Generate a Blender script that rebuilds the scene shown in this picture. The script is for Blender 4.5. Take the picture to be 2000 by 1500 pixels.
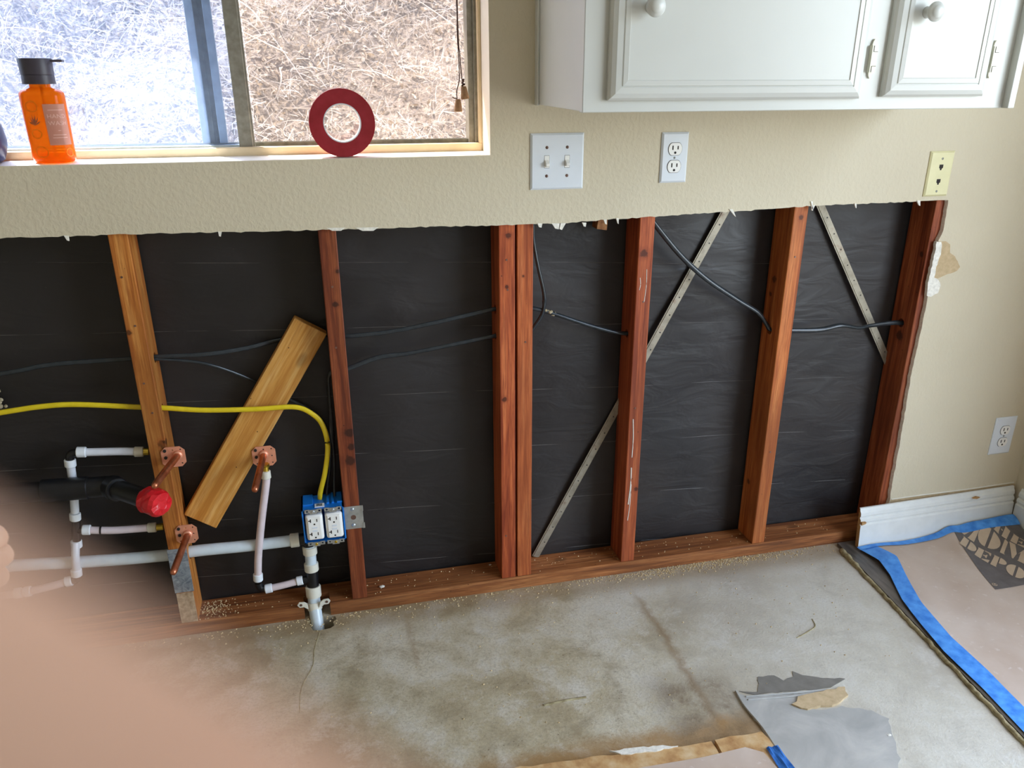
import bpy, bmesh, math, random
from mathutils import Vector, Matrix, Euler
random.seed(7)
for o in list(bpy.data.objects): bpy.data.objects.remove(o, do_unlink=True)
SC = bpy.context.scene
COL = SC.collection

# ------------------------------------------------------------------ camera
CAM_POS = Vector((-0.0474, -1.8248, 1.3048))
CF = Vector((0.2220, 0.8936, -0.3901)).normalized()      # forward
CR = Vector((0.9706, -0.2405, 0.0014)).normalized()      # right
CU = CR.cross(CF).normalized()                           # up
CR = CF.cross(CU).normalized()
cam = bpy.data.cameras.new('camera')
cam.sensor_width = 36.0
cam.lens = 29.044
cam.shift_x = -0.01035
cam.shift_y = 0.03322
cam.clip_start = 0.001
cam.clip_end = 200
cam.dof.use_dof = True
cam.dof.focus_distance = 1.95
cam.dof.aperture_fstop = 9.0
camo = bpy.data.objects.new('camera', cam)
COL.objects.link(camo)
camo.matrix_world = Matrix(((CR.x, CU.x, -CF.x, CAM_POS.x), (CR.y, CU.y, -CF.y, CAM_POS.y),
                            (CR.z, CU.z, -CF.z, CAM_POS.z), (0, 0, 0, 1)))
SC.camera = camo

# ------------------------------------------------------------------ world, sun, daylight through the patio door
world = bpy.data.worlds.new('sky')
SC.world = world
world.use_nodes = True
wn = world.node_tree
bg = wn.nodes['Background']
sky = wn.nodes.new('ShaderNodeTexSky')
sky.sky_type = 'NISHITA'
sky.sun_disc = False
sky.sun_elevation = math.radians(57)
sky.sun_rotation = math.radians(326)
sky.air_density = 1.0
sky.dust_density = 2.0
wn.links.new(sky.outputs[0], bg.inputs[0])
bg.inputs[1].default_value = 1.15

sun = bpy.data.lights.new('sun', 'SUN')
sun.energy = 20.0
sun.angle = math.radians(0.6)
sun.color = (1.0, 0.95, 0.88)
suno = bpy.data.objects.new('sun', sun)
COL.objects.link(suno)
suno.rotation_euler = Vector((0.30, -0.45, -0.85)).to_track_quat('-Z', 'Y').to_euler()

def area(name, loc, target, sx, sy, power, color):
    l = bpy.data.lights.new(name, 'AREA')
    l.shape = 'RECTANGLE'; l.size = sx; l.size_y = sy; l.energy = power; l.color = color
    o = bpy.data.objects.new(name, l)
    COL.objects.link(o)
    o.location = loc
    o.rotation_euler = (Vector(target) - Vector(loc)).to_track_quat('-Z', 'Z').to_euler()
    return o
area('daylight_patio_door', (1.98, -1.55, 1.08), (0.9, -1.55, 1.0), 1.5, 1.95, 30, (0.93, 0.97, 1.0))

SC.view_settings.view_transform = 'Standard'
SC.view_settings.look = 'None'
SC.view_settings.exposure = 0.47
SC.view_settings.gamma = 1.0
SC.view_settings.use_curve_mapping = False

# ------------------------------------------------------------------ helpers
def lin(c):
    return tuple(((v / 255) / 12.92 if v / 255 <= 0.04045 else ((v / 255 + 0.055) / 1.055) ** 2.4) for v in c) + (1.0,)

class Mat:
    def __init__(s, name, rough=0.6, metal=0.0, color=(128, 128, 128), spec=0.5):
        s.m = bpy.data.materials.new(name); s.m.use_nodes = True
        s.nt = s.m.node_tree; s.n = s.nt.nodes; s.b = s.n['Principled BSDF']
        s.b.inputs['Roughness'].default_value = rough
        s.b.inputs['Metallic'].default_value = metal
        s.b.inputs['Base Color'].default_value = lin(color)
        s.b.inputs['Specular IOR Level'].default_value = spec
        s._co = None
    def link(s, a, b): s.nt.links.new(a, b)
    def co(s):
        if s._co is None: s._co = s.n.new('ShaderNodeTexCoord').outputs['Object']
        return s._co
    def mapping(s, scale=(1, 1, 1), loc=(0, 0, 0), rot=(0, 0, 0)):
        m = s.n.new('ShaderNodeMapping')
        m.inputs['Scale'].default_value = scale; m.inputs['Location'].default_value = loc; m.inputs['Rotation'].default_value = rot
        s.link(s.co(), m.inputs[0]); return m.outputs[0]
    def noise(s, scale, detail=4, vec=None, rough=0.55, dist=0.0):
        t = s.n.new('ShaderNodeTexNoise')
        t.inputs['Scale'].default_value = scale; t.inputs['Detail'].default_value = detail
        t.inputs['Roughness'].default_value = rough; t.inputs['Distortion'].default_value = dist
        s.link(vec if vec is not None else s.co(), t.inputs['Vector']); return t.outputs['Fac']
    def voro(s, scale, vec=None, feature='F1'):
        t = s.n.new('ShaderNodeTexVoronoi'); t.feature = feature
        t.inputs['Scale'].default_value = scale
        s.link(vec if vec is not None else s.co(), t.inputs['Vector']); return t.outputs['Distance']
    def ramp(s, fac, stops):
        r = s.n.new('ShaderNodeValToRGB'); e = r.color_ramp.elements
        while len(e) < len(stops): e.new(0.5)
        for k, (p, c) in enumerate(stops):
            e[k].position = p
            e[k].color = lin(c) if not isinstance(c, (int, float)) else (c, c, c, 1)
        s.link(fac, r.inputs[0]); return r.outputs[0]
    def mix(s, fac, a, b, mode='MIX'):
        x = s.n.new('ShaderNodeMix'); x.data_type = 'RGBA'; x.blend_type = mode
        for sock, v in ((x.inputs[0], fac), (x.inputs[6], a), (x.inputs[7], b)):
            if isinstance(v, (int, float)): sock.default_value = v
            elif isinstance(v, tuple): sock.default_value = lin(v)
            else: s.link(v, sock)
        return x.outputs[2]
    def math(s, op, a, b=0.0, clamp=False):
        x = s.n.new('ShaderNodeMath'); x.operation = op; x.use_clamp = clamp
        for sock, v in ((x.inputs[0], a), (x.inputs[1], b)):
            if isinstance(v, (int, float)): sock.default_value = v
            else: s.link(v, sock)
        return x.outputs[0]
    def sep(s):
        x = s.n.new('ShaderNodeSeparateXYZ'); s.link(s.co(), x.inputs[0]); return x.outputs
    def band(s, v, lo, hi, soft):
        a = s.n.new('ShaderNodeMapRange'); a.interpolation_type = 'SMOOTHSTEP'
        a.inputs['From Min'].default_value = lo - soft; a.inputs['From Max'].default_value = lo + soft
        s.link(v, a.inputs['Value'])
        b = s.n.new('ShaderNodeMapRange'); b.interpolation_type = 'SMOOTHSTEP'
        b.inputs['From Min'].default_value = hi - soft; b.inputs['From Max'].default_value = hi + soft
        b.inputs['To Min'].default_value = 1.0; b.inputs['To Max'].default_value = 0.0
        s.link(v, b.inputs['Value'])
        return s.math('MULTIPLY', a.outputs[0], b.outputs[0])
    def color(s, out): s.link(out, s.b.inputs['Base Color']); return s
    def rough(s, out): s.link(out, s.b.inputs['Roughness']); return s
    def bump(s, h, strength=0.3, dist=0.01):
        b = s.n.new('ShaderNodeBump'); b.inputs['Strength'].default_value = strength; b.inputs['Distance'].default_value = dist
        s.link(h, b.inputs['Height']); s.link(b.outputs[0], s.b.inputs['Normal']); return s

def plain(name, c, rough=0.5, metal=0.0, var=12, scale=30, spec=0.5, bump=0.0):
    m = Mat(name, rough, metal, c, spec)
    lo = tuple(max(0, v - var) for v in c); hi = tuple(min(255, v + var) for v in c)
    n = m.noise(scale, 3)
    m.color(m.ramp(n, [(0.3, lo), (0.7, hi)]))
    if bump: m.bump(n, bump, 0.002)
    return m

OFF = {}
def register(o, off): OFF[o.name] = Vector(off)
def thing(name, loc, label, cat, group=None, kind=None):
    o = bpy.data.objects.new(name, None); COL.objects.link(o)
    o.empty_display_size = 0.02
    o.location = loc
    o['label'] = label
    if cat: o['category'] = cat
    if group: o['group'] = group
    if kind: o['kind'] = kind
    register(o, loc)
    return o
def tag(o, label, cat=None, group=None, kind=None):
    o['label'] = label
    if cat: o['category'] = cat
    if group: o['group'] = group
    if kind: o['kind'] = kind
    return o
def obj(name, bm, mat, parent=None, smooth=False, label=None, kind=None, angle=None, origin=None):
    """bm holds world coordinates; the object origin goes to the parent thing's base or to the mesh's own base"""
    if parent is not None: off = OFF[parent.name]
    elif origin is not None: off = Vector(origin)
    else:
        xs = [v.co for v in bm.verts]
        off = Vector(((min(v.x for v in xs) + max(v.x for v in xs)) / 2, (min(v.y for v in xs) + max(v.y for v in xs)) / 2, min(v.z for v in xs)))
    for v in bm.verts: v.co -= off
    bmesh.ops.recalc_face_normals(bm, faces=bm.faces)
    me = bpy.data.meshes.new(name); bm.to_mesh(me); bm.free()
    mats = mat if isinstance(mat, (list, tuple)) else [mat]
    for m in mats: me.materials.append(m.m if isinstance(m, Mat) else m)
    if smooth:
        for p in me.polygons: p.use_smooth = True
        if angle is not None:
            me.set_sharp_from_angle(angle=math.radians(angle))
    o = bpy.data.objects.new(name, me); COL.objects.link(o)
    if parent is not None: o.parent = parent
    else: o.location = off
    register(o, off)
    if label: o['label'] = label
    if kind: o['kind'] = kind
    return o
def B(): return bmesh.new()
def box(bm, x0, x1, y0, y1, z0, z1, bev=0.0, seg=1):
    r = bmesh.ops.create_cube(bm, size=1.0)
    for v in r['verts']:
        v.co = Vector((x0 + (v.co.x + .5) * (x1 - x0), y0 + (v.co.y + .5) * (y1 - y0), z0 + (v.co.z + .5) * (z1 - z0)))
    if bev > 0:
        es = list({e for v in r['verts'] for e in v.link_edges})
        bmesh.ops.bevel(bm, geom=es, offset=bev, segments=seg, profile=0.5, affect='EDGES')
    return bm
def catmull(pts, n=8):
    pts = [Vector(p) for p in pts]
    if len(pts) < 3: return pts
    out = []
    for i in range(len(pts) - 1):
        p0 = pts[max(i - 1, 0)]; p1 = pts[i]; p2 = pts[i + 1]; p3 = pts[min(i + 2, len(pts) - 1)]
        for k in range(n):
            t = k / n
            out.append(0.5 * ((2 * p1) + (-p0 + p2) * t + (2 * p0 - 5 * p1 + 4 * p2 - p3) * t * t + (-p0 + 3 * p1 - 3 * p2 + p3) * t ** 3))
    out.append(pts[-1]); return out
def tube(bm, pts, r, seg=10, flat=1.0, up=(0, 0, 1), caps=True, twist=None, radii=None):
    pts = [Vector(p) for p in pts]; rings = []
    upv = Vector(up)
    for i, p in enumerate(pts):
        d = (pts[min(i + 1, len(pts) - 1)] - pts[max(i - 1, 0)]).normalized()
        s = d.cross(upv)
        if s.length < 1e-4: s = d.cross(Vector((1, 0, 0)))
        s.normalize(); u = s.cross(d).normalized()
        tw = twist(i / max(1, len(pts) - 1)) if twist else 0
        rr = radii[i] if radii else r
        ring = []
        for k in range(seg):
            a = 2 * math.pi * k / seg
            q = Vector((math.cos(a) * rr * flat, math.sin(a) * rr))
            ca, sa = math.cos(tw), math.sin(tw)
            ring.append(bm.verts.new(p + s * (q.x * ca - q.y * sa) + u * (q.x * sa + q.y * ca)))
        rings.append(ring)
    for a, b in zip(rings, rings[1:]):
        for k in range(seg):
            bm.faces.new((a[k], a[(k + 1) % seg], b[(k + 1) % seg], b[k]))
    if caps:
        bm.faces.new(rings[0][::-1]); bm.faces.new(rings[-1])
    return bm
def lathe(bm, prof, base, axis=(0, 0, 1), seg=24, sx=1.0, sy=1.0, square=0.0):
    """prof: list of (radius, height) along axis from base"""
    ax = Vector(axis).normalized()
    s = ax.cross(Vector((0, 1, 0)))
    if s.length < 1e-3: s = Vector((1, 0, 0))
    s.normalize(); u = ax.cross(s).normalized()
    base = Vector(base); rings = []
    for r, h in prof:
        if r <= 1e-6: rings.append([bm.verts.new(base + ax * h)]); continue
        ring = []
        for k in range(seg):
            a = 2 * math.pi * k / seg; c, q = math.cos(a), math.sin(a)
            e = 1.0 / max(abs(c), abs(q)) if square else 1.0
            e = 1 + (e - 1) * square
            ring.append(bm.verts.new(base + ax * h + s * (c * r * e * sx) + u * (q * r * e * sy)))
        rings.append(ring)
    for a, b in zip(rings, rings[1:]):
        if len(a) == 1 and len(b) == 1: continue
        for k in range(seg):
            if len(a) == 1: bm.faces.new((a[0], b[(k + 1) % seg], b[k]))
            elif len(b) == 1: bm.faces.new((a[k], a[(k + 1) % seg], b[0]))
            else: bm.faces.new((a[k], a[(k + 1) % seg], b[(k + 1) % seg], b[k]))
    if len(rings[0]) > 1: bm.faces.new(rings[0][::-1])
    if len(rings[-1]) > 1: bm.faces.new(rings[-1])
    return bm
def cyl(bm, a, b, r, seg=16, bev=0.0):
    a = Vector(a); b = Vector(b); L = (b - a).length
    pr = [(r, 0), (r, L)] if bev <= 0 else [(r - bev, 0), (r, bev), (r, L - bev), (r - bev, L)]
    return lathe(bm, pr, a, b - a, seg)
def slab(bm, loops, to3, thick):
    """outline + holes in 2D, filled and extruded by vector 'thick'"""
    edges = []
    for lp in loops:
        vs = [bm.verts.new(to3(*p)) for p in lp]
        for i in range(len(vs)): edges.append(bm.edges.new((vs[i], vs[(i + 1) % len(vs)])))
    r = bmesh.ops.triangle_fill(bm, use_beauty=True, use_dissolve=False, edges=edges)
    fs = [g for g in r['geom'] if isinstance(g, bmesh.types.BMFace)]
    if thick is not None:
        e = bmesh.ops.extrude_face_region(bm, geom=fs)
        vs = [g for g in e['geom'] if isinstance(g, bmesh.types.BMVert)]
        bmesh.ops.translate(bm, verts=vs, vec=Vector(thick))
    return bm
def bake(o):
    dg = bpy.context.evaluated_depsgraph_get(); dg.update()
    me = bpy.data.meshes.new_from_object(o.evaluated_get(dg))
    o.modifiers.clear(); o.data = me
def cut_holes(o, cutters):
    """real drilled holes: cutters are bmeshes in world coordinates"""
    tmp = []
    for c in cutters:
        for v in c.verts: v.co -= OFF[o.name]
        me = bpy.data.meshes.new('cut'); bmesh.ops.recalc_face_normals(c, faces=c.faces); c.to_mesh(me); c.free()
        k = bpy.data.objects.new('cut', me); COL.objects.link(k)
        k.location = OFF[o.name] if o.parent is None else OFF[o.name]
        tmp.append(k)
        m = o.modifiers.new('b', 'BOOLEAN'); m.object = k; m.operation = 'DIFFERENCE'; m.solver = 'EXACT'
    bake(o)
    for k in tmp: bpy.data.objects.remove(k, do_unlink=True)
def text_polys(s, size, align='CENTER'):
    cu = bpy.data.curves.new('t', 'FONT'); cu.body = s; cu.size = size; cu.align_x = align; cu.align_y = 'CENTER'
    cu.resolution_u = 3
    o = bpy.data.objects.new('t', cu); COL.objects.link(o)
    dg = bpy.context.evaluated_depsgraph_get(); dg.update()
    me = bpy.data.meshes.new_from_object(o.evaluated_get(dg))
    r = ([tuple(v.co) for v in me.vertices], [tuple(p.vertices) for p in me.polygons])
    bpy.data.objects.remove(o, do_unlink=True); bpy.data.meshes.remove(me); return r
def S(a, b, x):
    t = max(0, min(1, (x - a) / (b - a))); return t * t * (3 - 2 * t)

# ------------------------------------------------------------------ materials
def wood(name, c, dark, light, knots=0.5, along='Z', rough=0.55, seed=0.0, turn=0.0, at=(), org=(0, 0, 0)):
    m = Mat(name, rough, 0, c, 0.35)
    if turn: m._co = m.mapping((1, 1, 1), (0, 0, 0), (0, turn, 0))
    sc = {'Z': (1, 1, 0.045), 'X': (0.045, 1, 1)}[along]
    v = m.mapping(sc, (seed, seed * 1.7, seed * .6))
    g = m.noise(55, 5, v, 0.6, 0.6)
    f = m.noise(260, 3, v, 0.7)
    big = m.noise(5, 3, m.mapping((1, 1, .35) if along == 'Z' else (.35, 1, 1), (seed, 2, 3)))
    base = m.ramp(g, [(0.36, dark), (0.5, c), (0.64, light)])
    base = m.mix(m.ramp(f, [(0.40, 0.0), (0.66, 0.75)]), base, dark)
    base = m.mix(m.ramp(big, [(0.42, 0.0), (0.68, 0.55)]), base, tuple(int(x * .62) for x in c))
    kv = m.mapping((1, 1, 0.55) if along == 'Z' else (.55, 1, 1), (seed * 3, seed, seed))
    k = m.voro(6.5, kv)
    kd = m.ramp(k, [(0.0, 1.0), (0.045, 0.85), (0.085, 0.0)])
    base = m.mix(m.math('MULTIPLY', kd, knots), base, tuple(int(x * .35) for x in dark))
    specks = m.voro(26, m.mapping((1, 1, 1), (seed, 0, 0)))
    base = m.mix(m.ramp(specks, [(0.0, 0.8), (0.035, 0.7), (0.05, 0.0)]), base, (45, 20, 10))
    # named knots and burn marks: (x, y, z, radius) in wall coordinates
    for (kx, ky, kz, kr) in at:
        lx, ly, lz = kx - org[0], ky - org[1], kz - org[2]
        vd = m.n.new('ShaderNodeVectorMath'); vd.operation = 'DISTANCE'; m.link(m.co(), vd.inputs[0]); vd.inputs[1].default_value = (lx, ly, lz)
        dd = m.math('ADD', vd.outputs['Value'], m.math('MULTIPLY', m.math('SUBTRACT', m.noise(130, 3), 0.5), kr * 1.3))
        rings = m.math('SINE', m.math('MULTIPLY', vd.outputs['Value'], 2600.0))
        core = m.band(dd, -1.0, kr, kr * .28)
        halo = m.band(dd, -1.0, kr * 1.7, kr * .7)
        base = m.mix(m.math('MULTIPLY', halo, 0.45), base, dark)
        base = m.mix(m.math('MULTIPLY', core, m.math('ADD', m.math('MULTIPLY', rings, 0.10), 0.75), True), base, tuple(int(x * .35) for x in dark))
    m.color(base)
    m.bump(m.math('ADD', g, m.math('MULTIPLY', f, 0.5)), 0.25, 0.002)
    return m
W_A = wood('stud_wood_golden', (196, 122, 52), (148, 78, 28), (214, 148, 76), 0.5, seed=1.3, at=((-0.427, 0.0127, 0.522, 0.01), (-0.4225, 0.02, 0.527, 0.008), (-0.4525, 0.0127, 0.786, 0.005)), org=(-0.43895, 0.05695, 0.038))
W_B = wood('stud_wood_dark_red', (142, 70, 36), (92, 38, 18), (166, 92, 52), 0.9, seed=2.1, at=((-0.009, 0.0127, 0.894, 0.005), (-0.0204, 0.0127, 0.82, 0.006), (-0.0149, 0.0127, 0.5075, 0.011), (-0.0185, 0.0127, 0.435, 0.012), (-0.012, 0.0127, 0.47, 0.008)), org=(-0.02435, 0.05695, 0.038))
W_C = wood('stud_wood_red', (186, 92, 48), (128, 52, 26), (206, 116, 66), 0.6, seed=3.7, at=((0.3753, 0.0127, 0.955, 0.006), (0.371, 0.0127, 0.837, 0.004), (0.3628, 0.0127, 0.557, 0.006)), org=(0.37165, 0.05695, 0.038))
W_D = wood('stud_wood_orange', (196, 104, 54), (146, 68, 32), (212, 126, 74), 0.4, seed=4.4, at=((0.41, 0.0127, 0.86, 0.003),), org=(0.41475, 0.05695, 0.038))
W_E = wood('stud_wood_russet', (184, 92, 50), (128, 54, 28), (204, 114, 68), 0.8, seed=5.9, at=((0.7066, 0.0127, 0.898, 0.0095), (0.7244, 0.0127, 0.264, 0.006)), org=(0.71095, 0.05695, 0.038))
W_F = wood('stud_wood_amber', (200, 112, 54), (150, 74, 32), (218, 136, 74), 0.6, seed=6.2, at=((1.0935, 0.0674, 0.802, 0.009), (1.0935, 0.0757, 0.76, 0.006), (1.0935, 0.0725, 0.2116, 0.007), (1.1144, 0.0127, 0.967, 0.006)), org=(1.11255, 0.05695, 0.038))
W_G = wood('stud_wood_brown', (164, 84, 46), (112, 48, 24), (186, 106, 62), 0.9, seed=7.8, at=((1.496, 0.0307, 0.854, 0.007), (1.496, 0.0565, 0.624, 0.0125)), org=(1.51505, 0.05695, 0.038))
W_P = wood('plate_wood', (168, 104, 58), (108, 62, 34), (192, 130, 80), 0.5, along='X', seed=8.3)
W_BRD = wood('blocking_wood', (222, 162, 80), (192, 126, 50), (236, 188, 116), 0.4, seed=9.1, turn=math.radians(-33))
W_SCRAP = plain('scrap_wood', (150, 96, 46), 0.7, var=35, scale=60)

def drywall_mat(name, c):
    m = Mat(name, 0.62, 0, c, 0.35)
    big = m.noise(3.0, 3)
    m.color(m.ramp(big, [(0.3, tuple(v - 4 for v in c)), (0.7, tuple(min(255, v + 3) for v in c))]))
    n1 = m.noise(110, 3, m.mapping((1, 1, 0.8)), 0.5, 0.3)
    n2 = m.noise(150, 3)
    h = m.math('ADD', m.ramp(n1, [(0.42, 0.0), (0.62, 1.0)]), m.math('MULTIPLY', n2, 0.35))
    m.bump(h, 0.21, 0.0020)
    return m
M_WALL = drywall_mat('beige_textured_paint', (211, 200, 174))
M_WHITEWALL = plain('ceiling_white', (235, 232, 226), 0.8, var=3)
M_GYP = plain('gypsum_edge', (236, 232, 220), 0.9, var=14, scale=160, bump=0.3)
M_SILL = plain('sill_white_paint', (236, 230, 218), 0.5, var=3, scale=12)
M_TRIMB = plain('cream_wood_stop', (226, 206, 170), 0.5, var=5)
M_ALU = plain('aluminium_dull', (142, 140, 130), 0.42, 0.3, var=14, scale=70)
M_ALUB = plain('aluminium_blue_grey', (180, 194, 202), 0.45, 0.1, var=14, scale=40)
M_ALUD = plain('aluminium_dark', (118, 118, 108), 0.5, 0.2, var=18, scale=60)
M_CAB = plain('cabinet_white_gloss', (206, 207, 200), 0.28, var=3, scale=4)
M_HINGE = plain('hinge_cream', (205, 202, 182), 0.35, 0.1, var=5)
M_PLASTIC = plain('white_plastic_plate', (224, 230, 236), 0.32, var=2)
M_PLASTIC2 = plain('warm_white_plastic', (244, 243, 238), 0.32, var=2)
M_IVORY = plain('ivory_plastic', (226, 219, 172), 0.35, var=4)
M_HOLE = plain('dark_slot', (38, 32, 28), 0.8, var=4)
M_SCREW = plain('screw_brown', (120, 92, 80), 0.45, 0.5, var=10)
M_STEEL = plain('galvanised_steel', (182, 184, 180), 0.4, 0.7, var=16, scale=45)
M_SILVER = plain('screw_silver', (205, 215, 225), 0.28, 0.85, var=6)
M_BLUE = plain('blue_box_plastic', (20, 116, 206), 0.35, var=8, scale=30)
M_BLACKP = plain('black_poly_fitting', (18, 18, 22), 0.35, var=5)
M_ABS = plain('black_abs_pipe', (20, 21, 25), 0.38, var=5, scale=25)
M_CABLE = plain('black_cable_jacket', (44, 50, 54), 0.24, var=6, scale=60)
M_YEL = plain('yellow_cable_jacket', (226, 200, 30), 0.4, var=8, scale=50)
M_COP = plain('copper_flange', (238, 166, 134), 0.42, 0.5, var=10, scale=60)
M_COP2 = plain('copper_pipe', (196, 118, 84), 0.30, 0.85, var=18, scale=60)
M_BRASS = plain('brass', (206, 176, 70), 0.3, 0.9, var=8)
M_RED = Mat('red_vinyl_tape', 0.30, 0, (214, 22, 34))
M_RED.color(M_RED.ramp(M_RED.noise(30, 3), [(0.3, (196, 14, 26)), (0.7, (226, 36, 46))])); M_RED.bump(M_RED.noise(45, 2), 0.5, 0.006)
M_TAPER = plain('red_tape_roll', (150, 26, 40), 0.42, var=8, scale=50)
M_CORE = plain('paperboard_core', (222, 226, 230), 0.6, var=4)
M_NAVY = plain('navy_glaze', (34, 40, 78), 0.3, var=6)
M_CORD = plain('brown_cord', (74, 48, 42), 0.8, var=8, scale=300)
M_TASSEL = plain('wood_tassel', (150, 116, 82), 0.55, var=12, scale=140)
M_WIRE = plain('grey_line_wire', (104, 100, 96), 0.5, 0.4, var=12)
M_CHIP = plain('white_chip', (232, 228, 216), 0.9, var=5)
M_DUST = plain('sawdust_tan', (196, 172, 128), 0.95, var=22, scale=200)
M_MDF = plain('raw_mdf_end', (176, 134, 84), 0.85, var=14, scale=200)
M_BASE = plain('baseboard_white', (226, 228, 224), 0.38, var=4)
M_TAN = Mat('tan_thinset', 0.9, 0, (196, 160, 112))
_n = M_TAN.noise(28, 5); M_TAN.color(M_TAN.ramp(_n, [(0.3, (164, 118, 70)), (0.5, (200, 160, 108)), (0.72, (216, 190, 148))])); M_TAN.bump(_n, 0.5, 0.004)
M_TORN = plain('torn_brown_paper', (196, 172, 134), 0.9, var=10, scale=80)
M_SKIN = Mat('skin', 0.55, 0, (214, 164, 140), 0.4)
M_SKIN.color(M_SKIN.ramp(M_SKIN.noise(60, 4), [(0.3, (190, 146, 122)), (0.7, (204, 166, 142))]))
M_SKIN.b.inputs['Subsurface Weight'].default_value = 0.0
M_PLAST = plain('crinkled_plastic', (168, 142, 112), 0.2, var=30, scale=80, bump=0.6)
M_PLASTER = plain('plaster_lump', (186, 172, 140), 0.9, var=16, scale=160)
M_PRINTED = plain('printed_mark', (60, 52, 30), 0.6, var=4)
M_BARCODE = plain('grey_label_print', (98, 104, 108), 0.6, var=30, scale=220)

def pex_mat(name, c, a):
    m = plain(name, c, 0.32, var=6, scale=40)
    m.b.inputs['Subsurface Weight'].default_value = 0.0
    m.b.inputs['Coat Weight'].default_value = 0.15
    return m
M_PEX = pex_mat('pex_milky', (222, 226, 234), 1)
M_PEXB = pex_mat('pex_large_milky', (212, 224, 230), 1)
M_PEXR = pex_mat('pex_pink_print', (222, 206, 208), 1)
M_RING = plain('pex_ring_white', (236, 241, 246), 0.35, var=4)
M_RINGW = plain('pex_ring_cream', (226, 222, 206), 0.35, var=4)

M_FELT = Mat('black_felt_paper', 0.46, 0, (40, 39, 40), 0.5)
_b = M_FELT.noise(3.2, 4); _f = M_FELT.noise(190, 3)
_c = M_FELT.ramp(_b, [(0.3, (28, 26, 27)), (0.52, (40, 36, 36)), (0.72, (54, 48, 45))])
_c = M_FELT.mix(M_FELT.math('MULTIPLY', _f, 0.3), _c, (30, 28, 28))
_d = M_FELT.voro(34); _c = M_FELT.mix(M_FELT.ramp(_d, [(0.0, 0.5), (0.012, 0.4), (0.02, 0.0)]), _c, (150, 140, 124))
M_FELT.color(_c)
_w = M_FELT.noise(9, 3, M_FELT.mapping((0.8, 1, 2.2)), 0.5, 0.8)
M_FELT.bump(M_FELT.math('ADD', _w, M_FELT.math('MULTIPLY', _f, 0.03)), 0.26, 0.014)
M_FELT.rough(M_FELT.ramp(_b, [(0.3, 0.40), (0.7, 0.58)]))

M_CONC = Mat('worn_concrete', 0.55, 0, (170, 160, 140), 0.4)
_x = M_CONC.sep()
_n1 = M_CONC.noise(2.4, 6, None, 0.62); _n2 = M_CONC.noise(9, 9, None, 0.74, 0.25); _n3 = M_CONC.noise(150, 5, None, 0.7); _n4 = M_CONC.voro(90)
_c = M_CONC.ramp(_n1, [(0.38, (158, 141, 108)), (0.5, (194, 182, 152)), (0.62, (214, 206, 184))])
_c = M_CONC.mix(M_CONC.ramp(_n2, [(0.50, 0.0), (0.64, 0.75)]), _c, (222, 217, 204))
_c = M_CONC.mix(M_CONC.ramp(_n2, [(0.36, 0.7), (0.49, 0.0)]), _c, (158, 144, 116))
_c = M_CONC.mix(M_CONC.ramp(_n3, [(0.48, 0.0), (0.62, 0.32)]), _c, (134, 122, 102))
_c = M_CONC.mix(M_CONC.math('MULTIPLY', M_CONC.ramp(_n4, [(0.0, 1.0), (0.10, 0.8), (0.16, 0.0)]), M_CONC.ramp(_n2, [(0.45, 0.0), (0.6, 0.7)])), _c, (228, 222, 206))
_c = M_CONC.mix(M_CONC.math('MULTIPLY', M_CONC.ramp(M_CONC.voro(55, M_CONC.mapping((1, 1, 1), (3, 1, 0))), [(0.0, 1.0), (0.08, 0.8), (0.14, 0.0)]), M_CONC.ramp(_n2, [(0.40, 0.8), (0.52, 0.0)])), _c, (112, 98, 74))
# slab colour mixed greyer towards the right
_gr = M_CONC.band(M_CONC.math('ADD', _x[0], M_CONC.math('MULTIPLY', _n1, 0.5)), 0.95, 6.0, 0.25)
_c = M_CONC.mix(M_CONC.math('MULTIPLY', _gr, 0.6), _c, (204, 201, 192))
# rust run and brown glue stains on the slab
_wob = M_CONC.math('ADD', _x[0], M_CONC.math('MULTIPLY', M_CONC.math('SUBTRACT', _n2, 0.5), 0.07))
_rl = M_CONC.math('MULTIPLY', M_CONC.band(_wob, 0.690, 0.708, 0.012), M_CONC.band(_x[1], -0.62, -0.10, 0.05))
_c = M_CONC.mix(M_CONC.math('MULTIPLY', _rl, 0.55), _c, (132, 98, 52))
_rl2 = M_CONC.math('MULTIPLY', M_CONC.band(_wob, 0.084, 0.092, 0.009), M_CONC.band(_x[1], -0.23, -0.05, 0.03))
_c = M_CONC.mix(M_CONC.math('MULTIPLY', _rl2, 0.5), _c, (138, 104, 60))
_gl = M_CONC.math('MULTIPLY', M_CONC.band(M_CONC.math('ADD', _x[1], M_CONC.math('MULTIPLY', _n2, 0.12)), -0.75, -0.51, 0.03), M_CONC.band(_x[0], -0.3, 0.82, 0.08))
_c = M_CONC.mix(M_CONC.math('MULTIPLY', _gl, 0.75), _c, (166, 126, 74))
_br = M_CONC.math('MULTIPLY', M_CONC.band(_x[0], 0.60, 0.79, 0.06), M_CONC.band(_x[1], -0.65, -0.42, 0.05))
_c = M_CONC.mix(M_CONC.math('MULTIPLY', _br, M_CONC.ramp(_n2, [(0.38, 0.0), (0.6, 0.8)])), _c, (112, 90, 58))
_ed = M_CONC.band(M_CONC.math('ADD', _x[1], M_CONC.math('MULTIPLY', _n2, 0.05)), -0.035, 0.3, 0.03)
_c = M_CONC.mix(M_CONC.math('MULTIPLY', _ed, 0.5), _c, (140, 116, 80))
_ck = M_CONC.voro(42, M_CONC.mapping((1, 1, 1)), 'DISTANCE_TO_EDGE')
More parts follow.
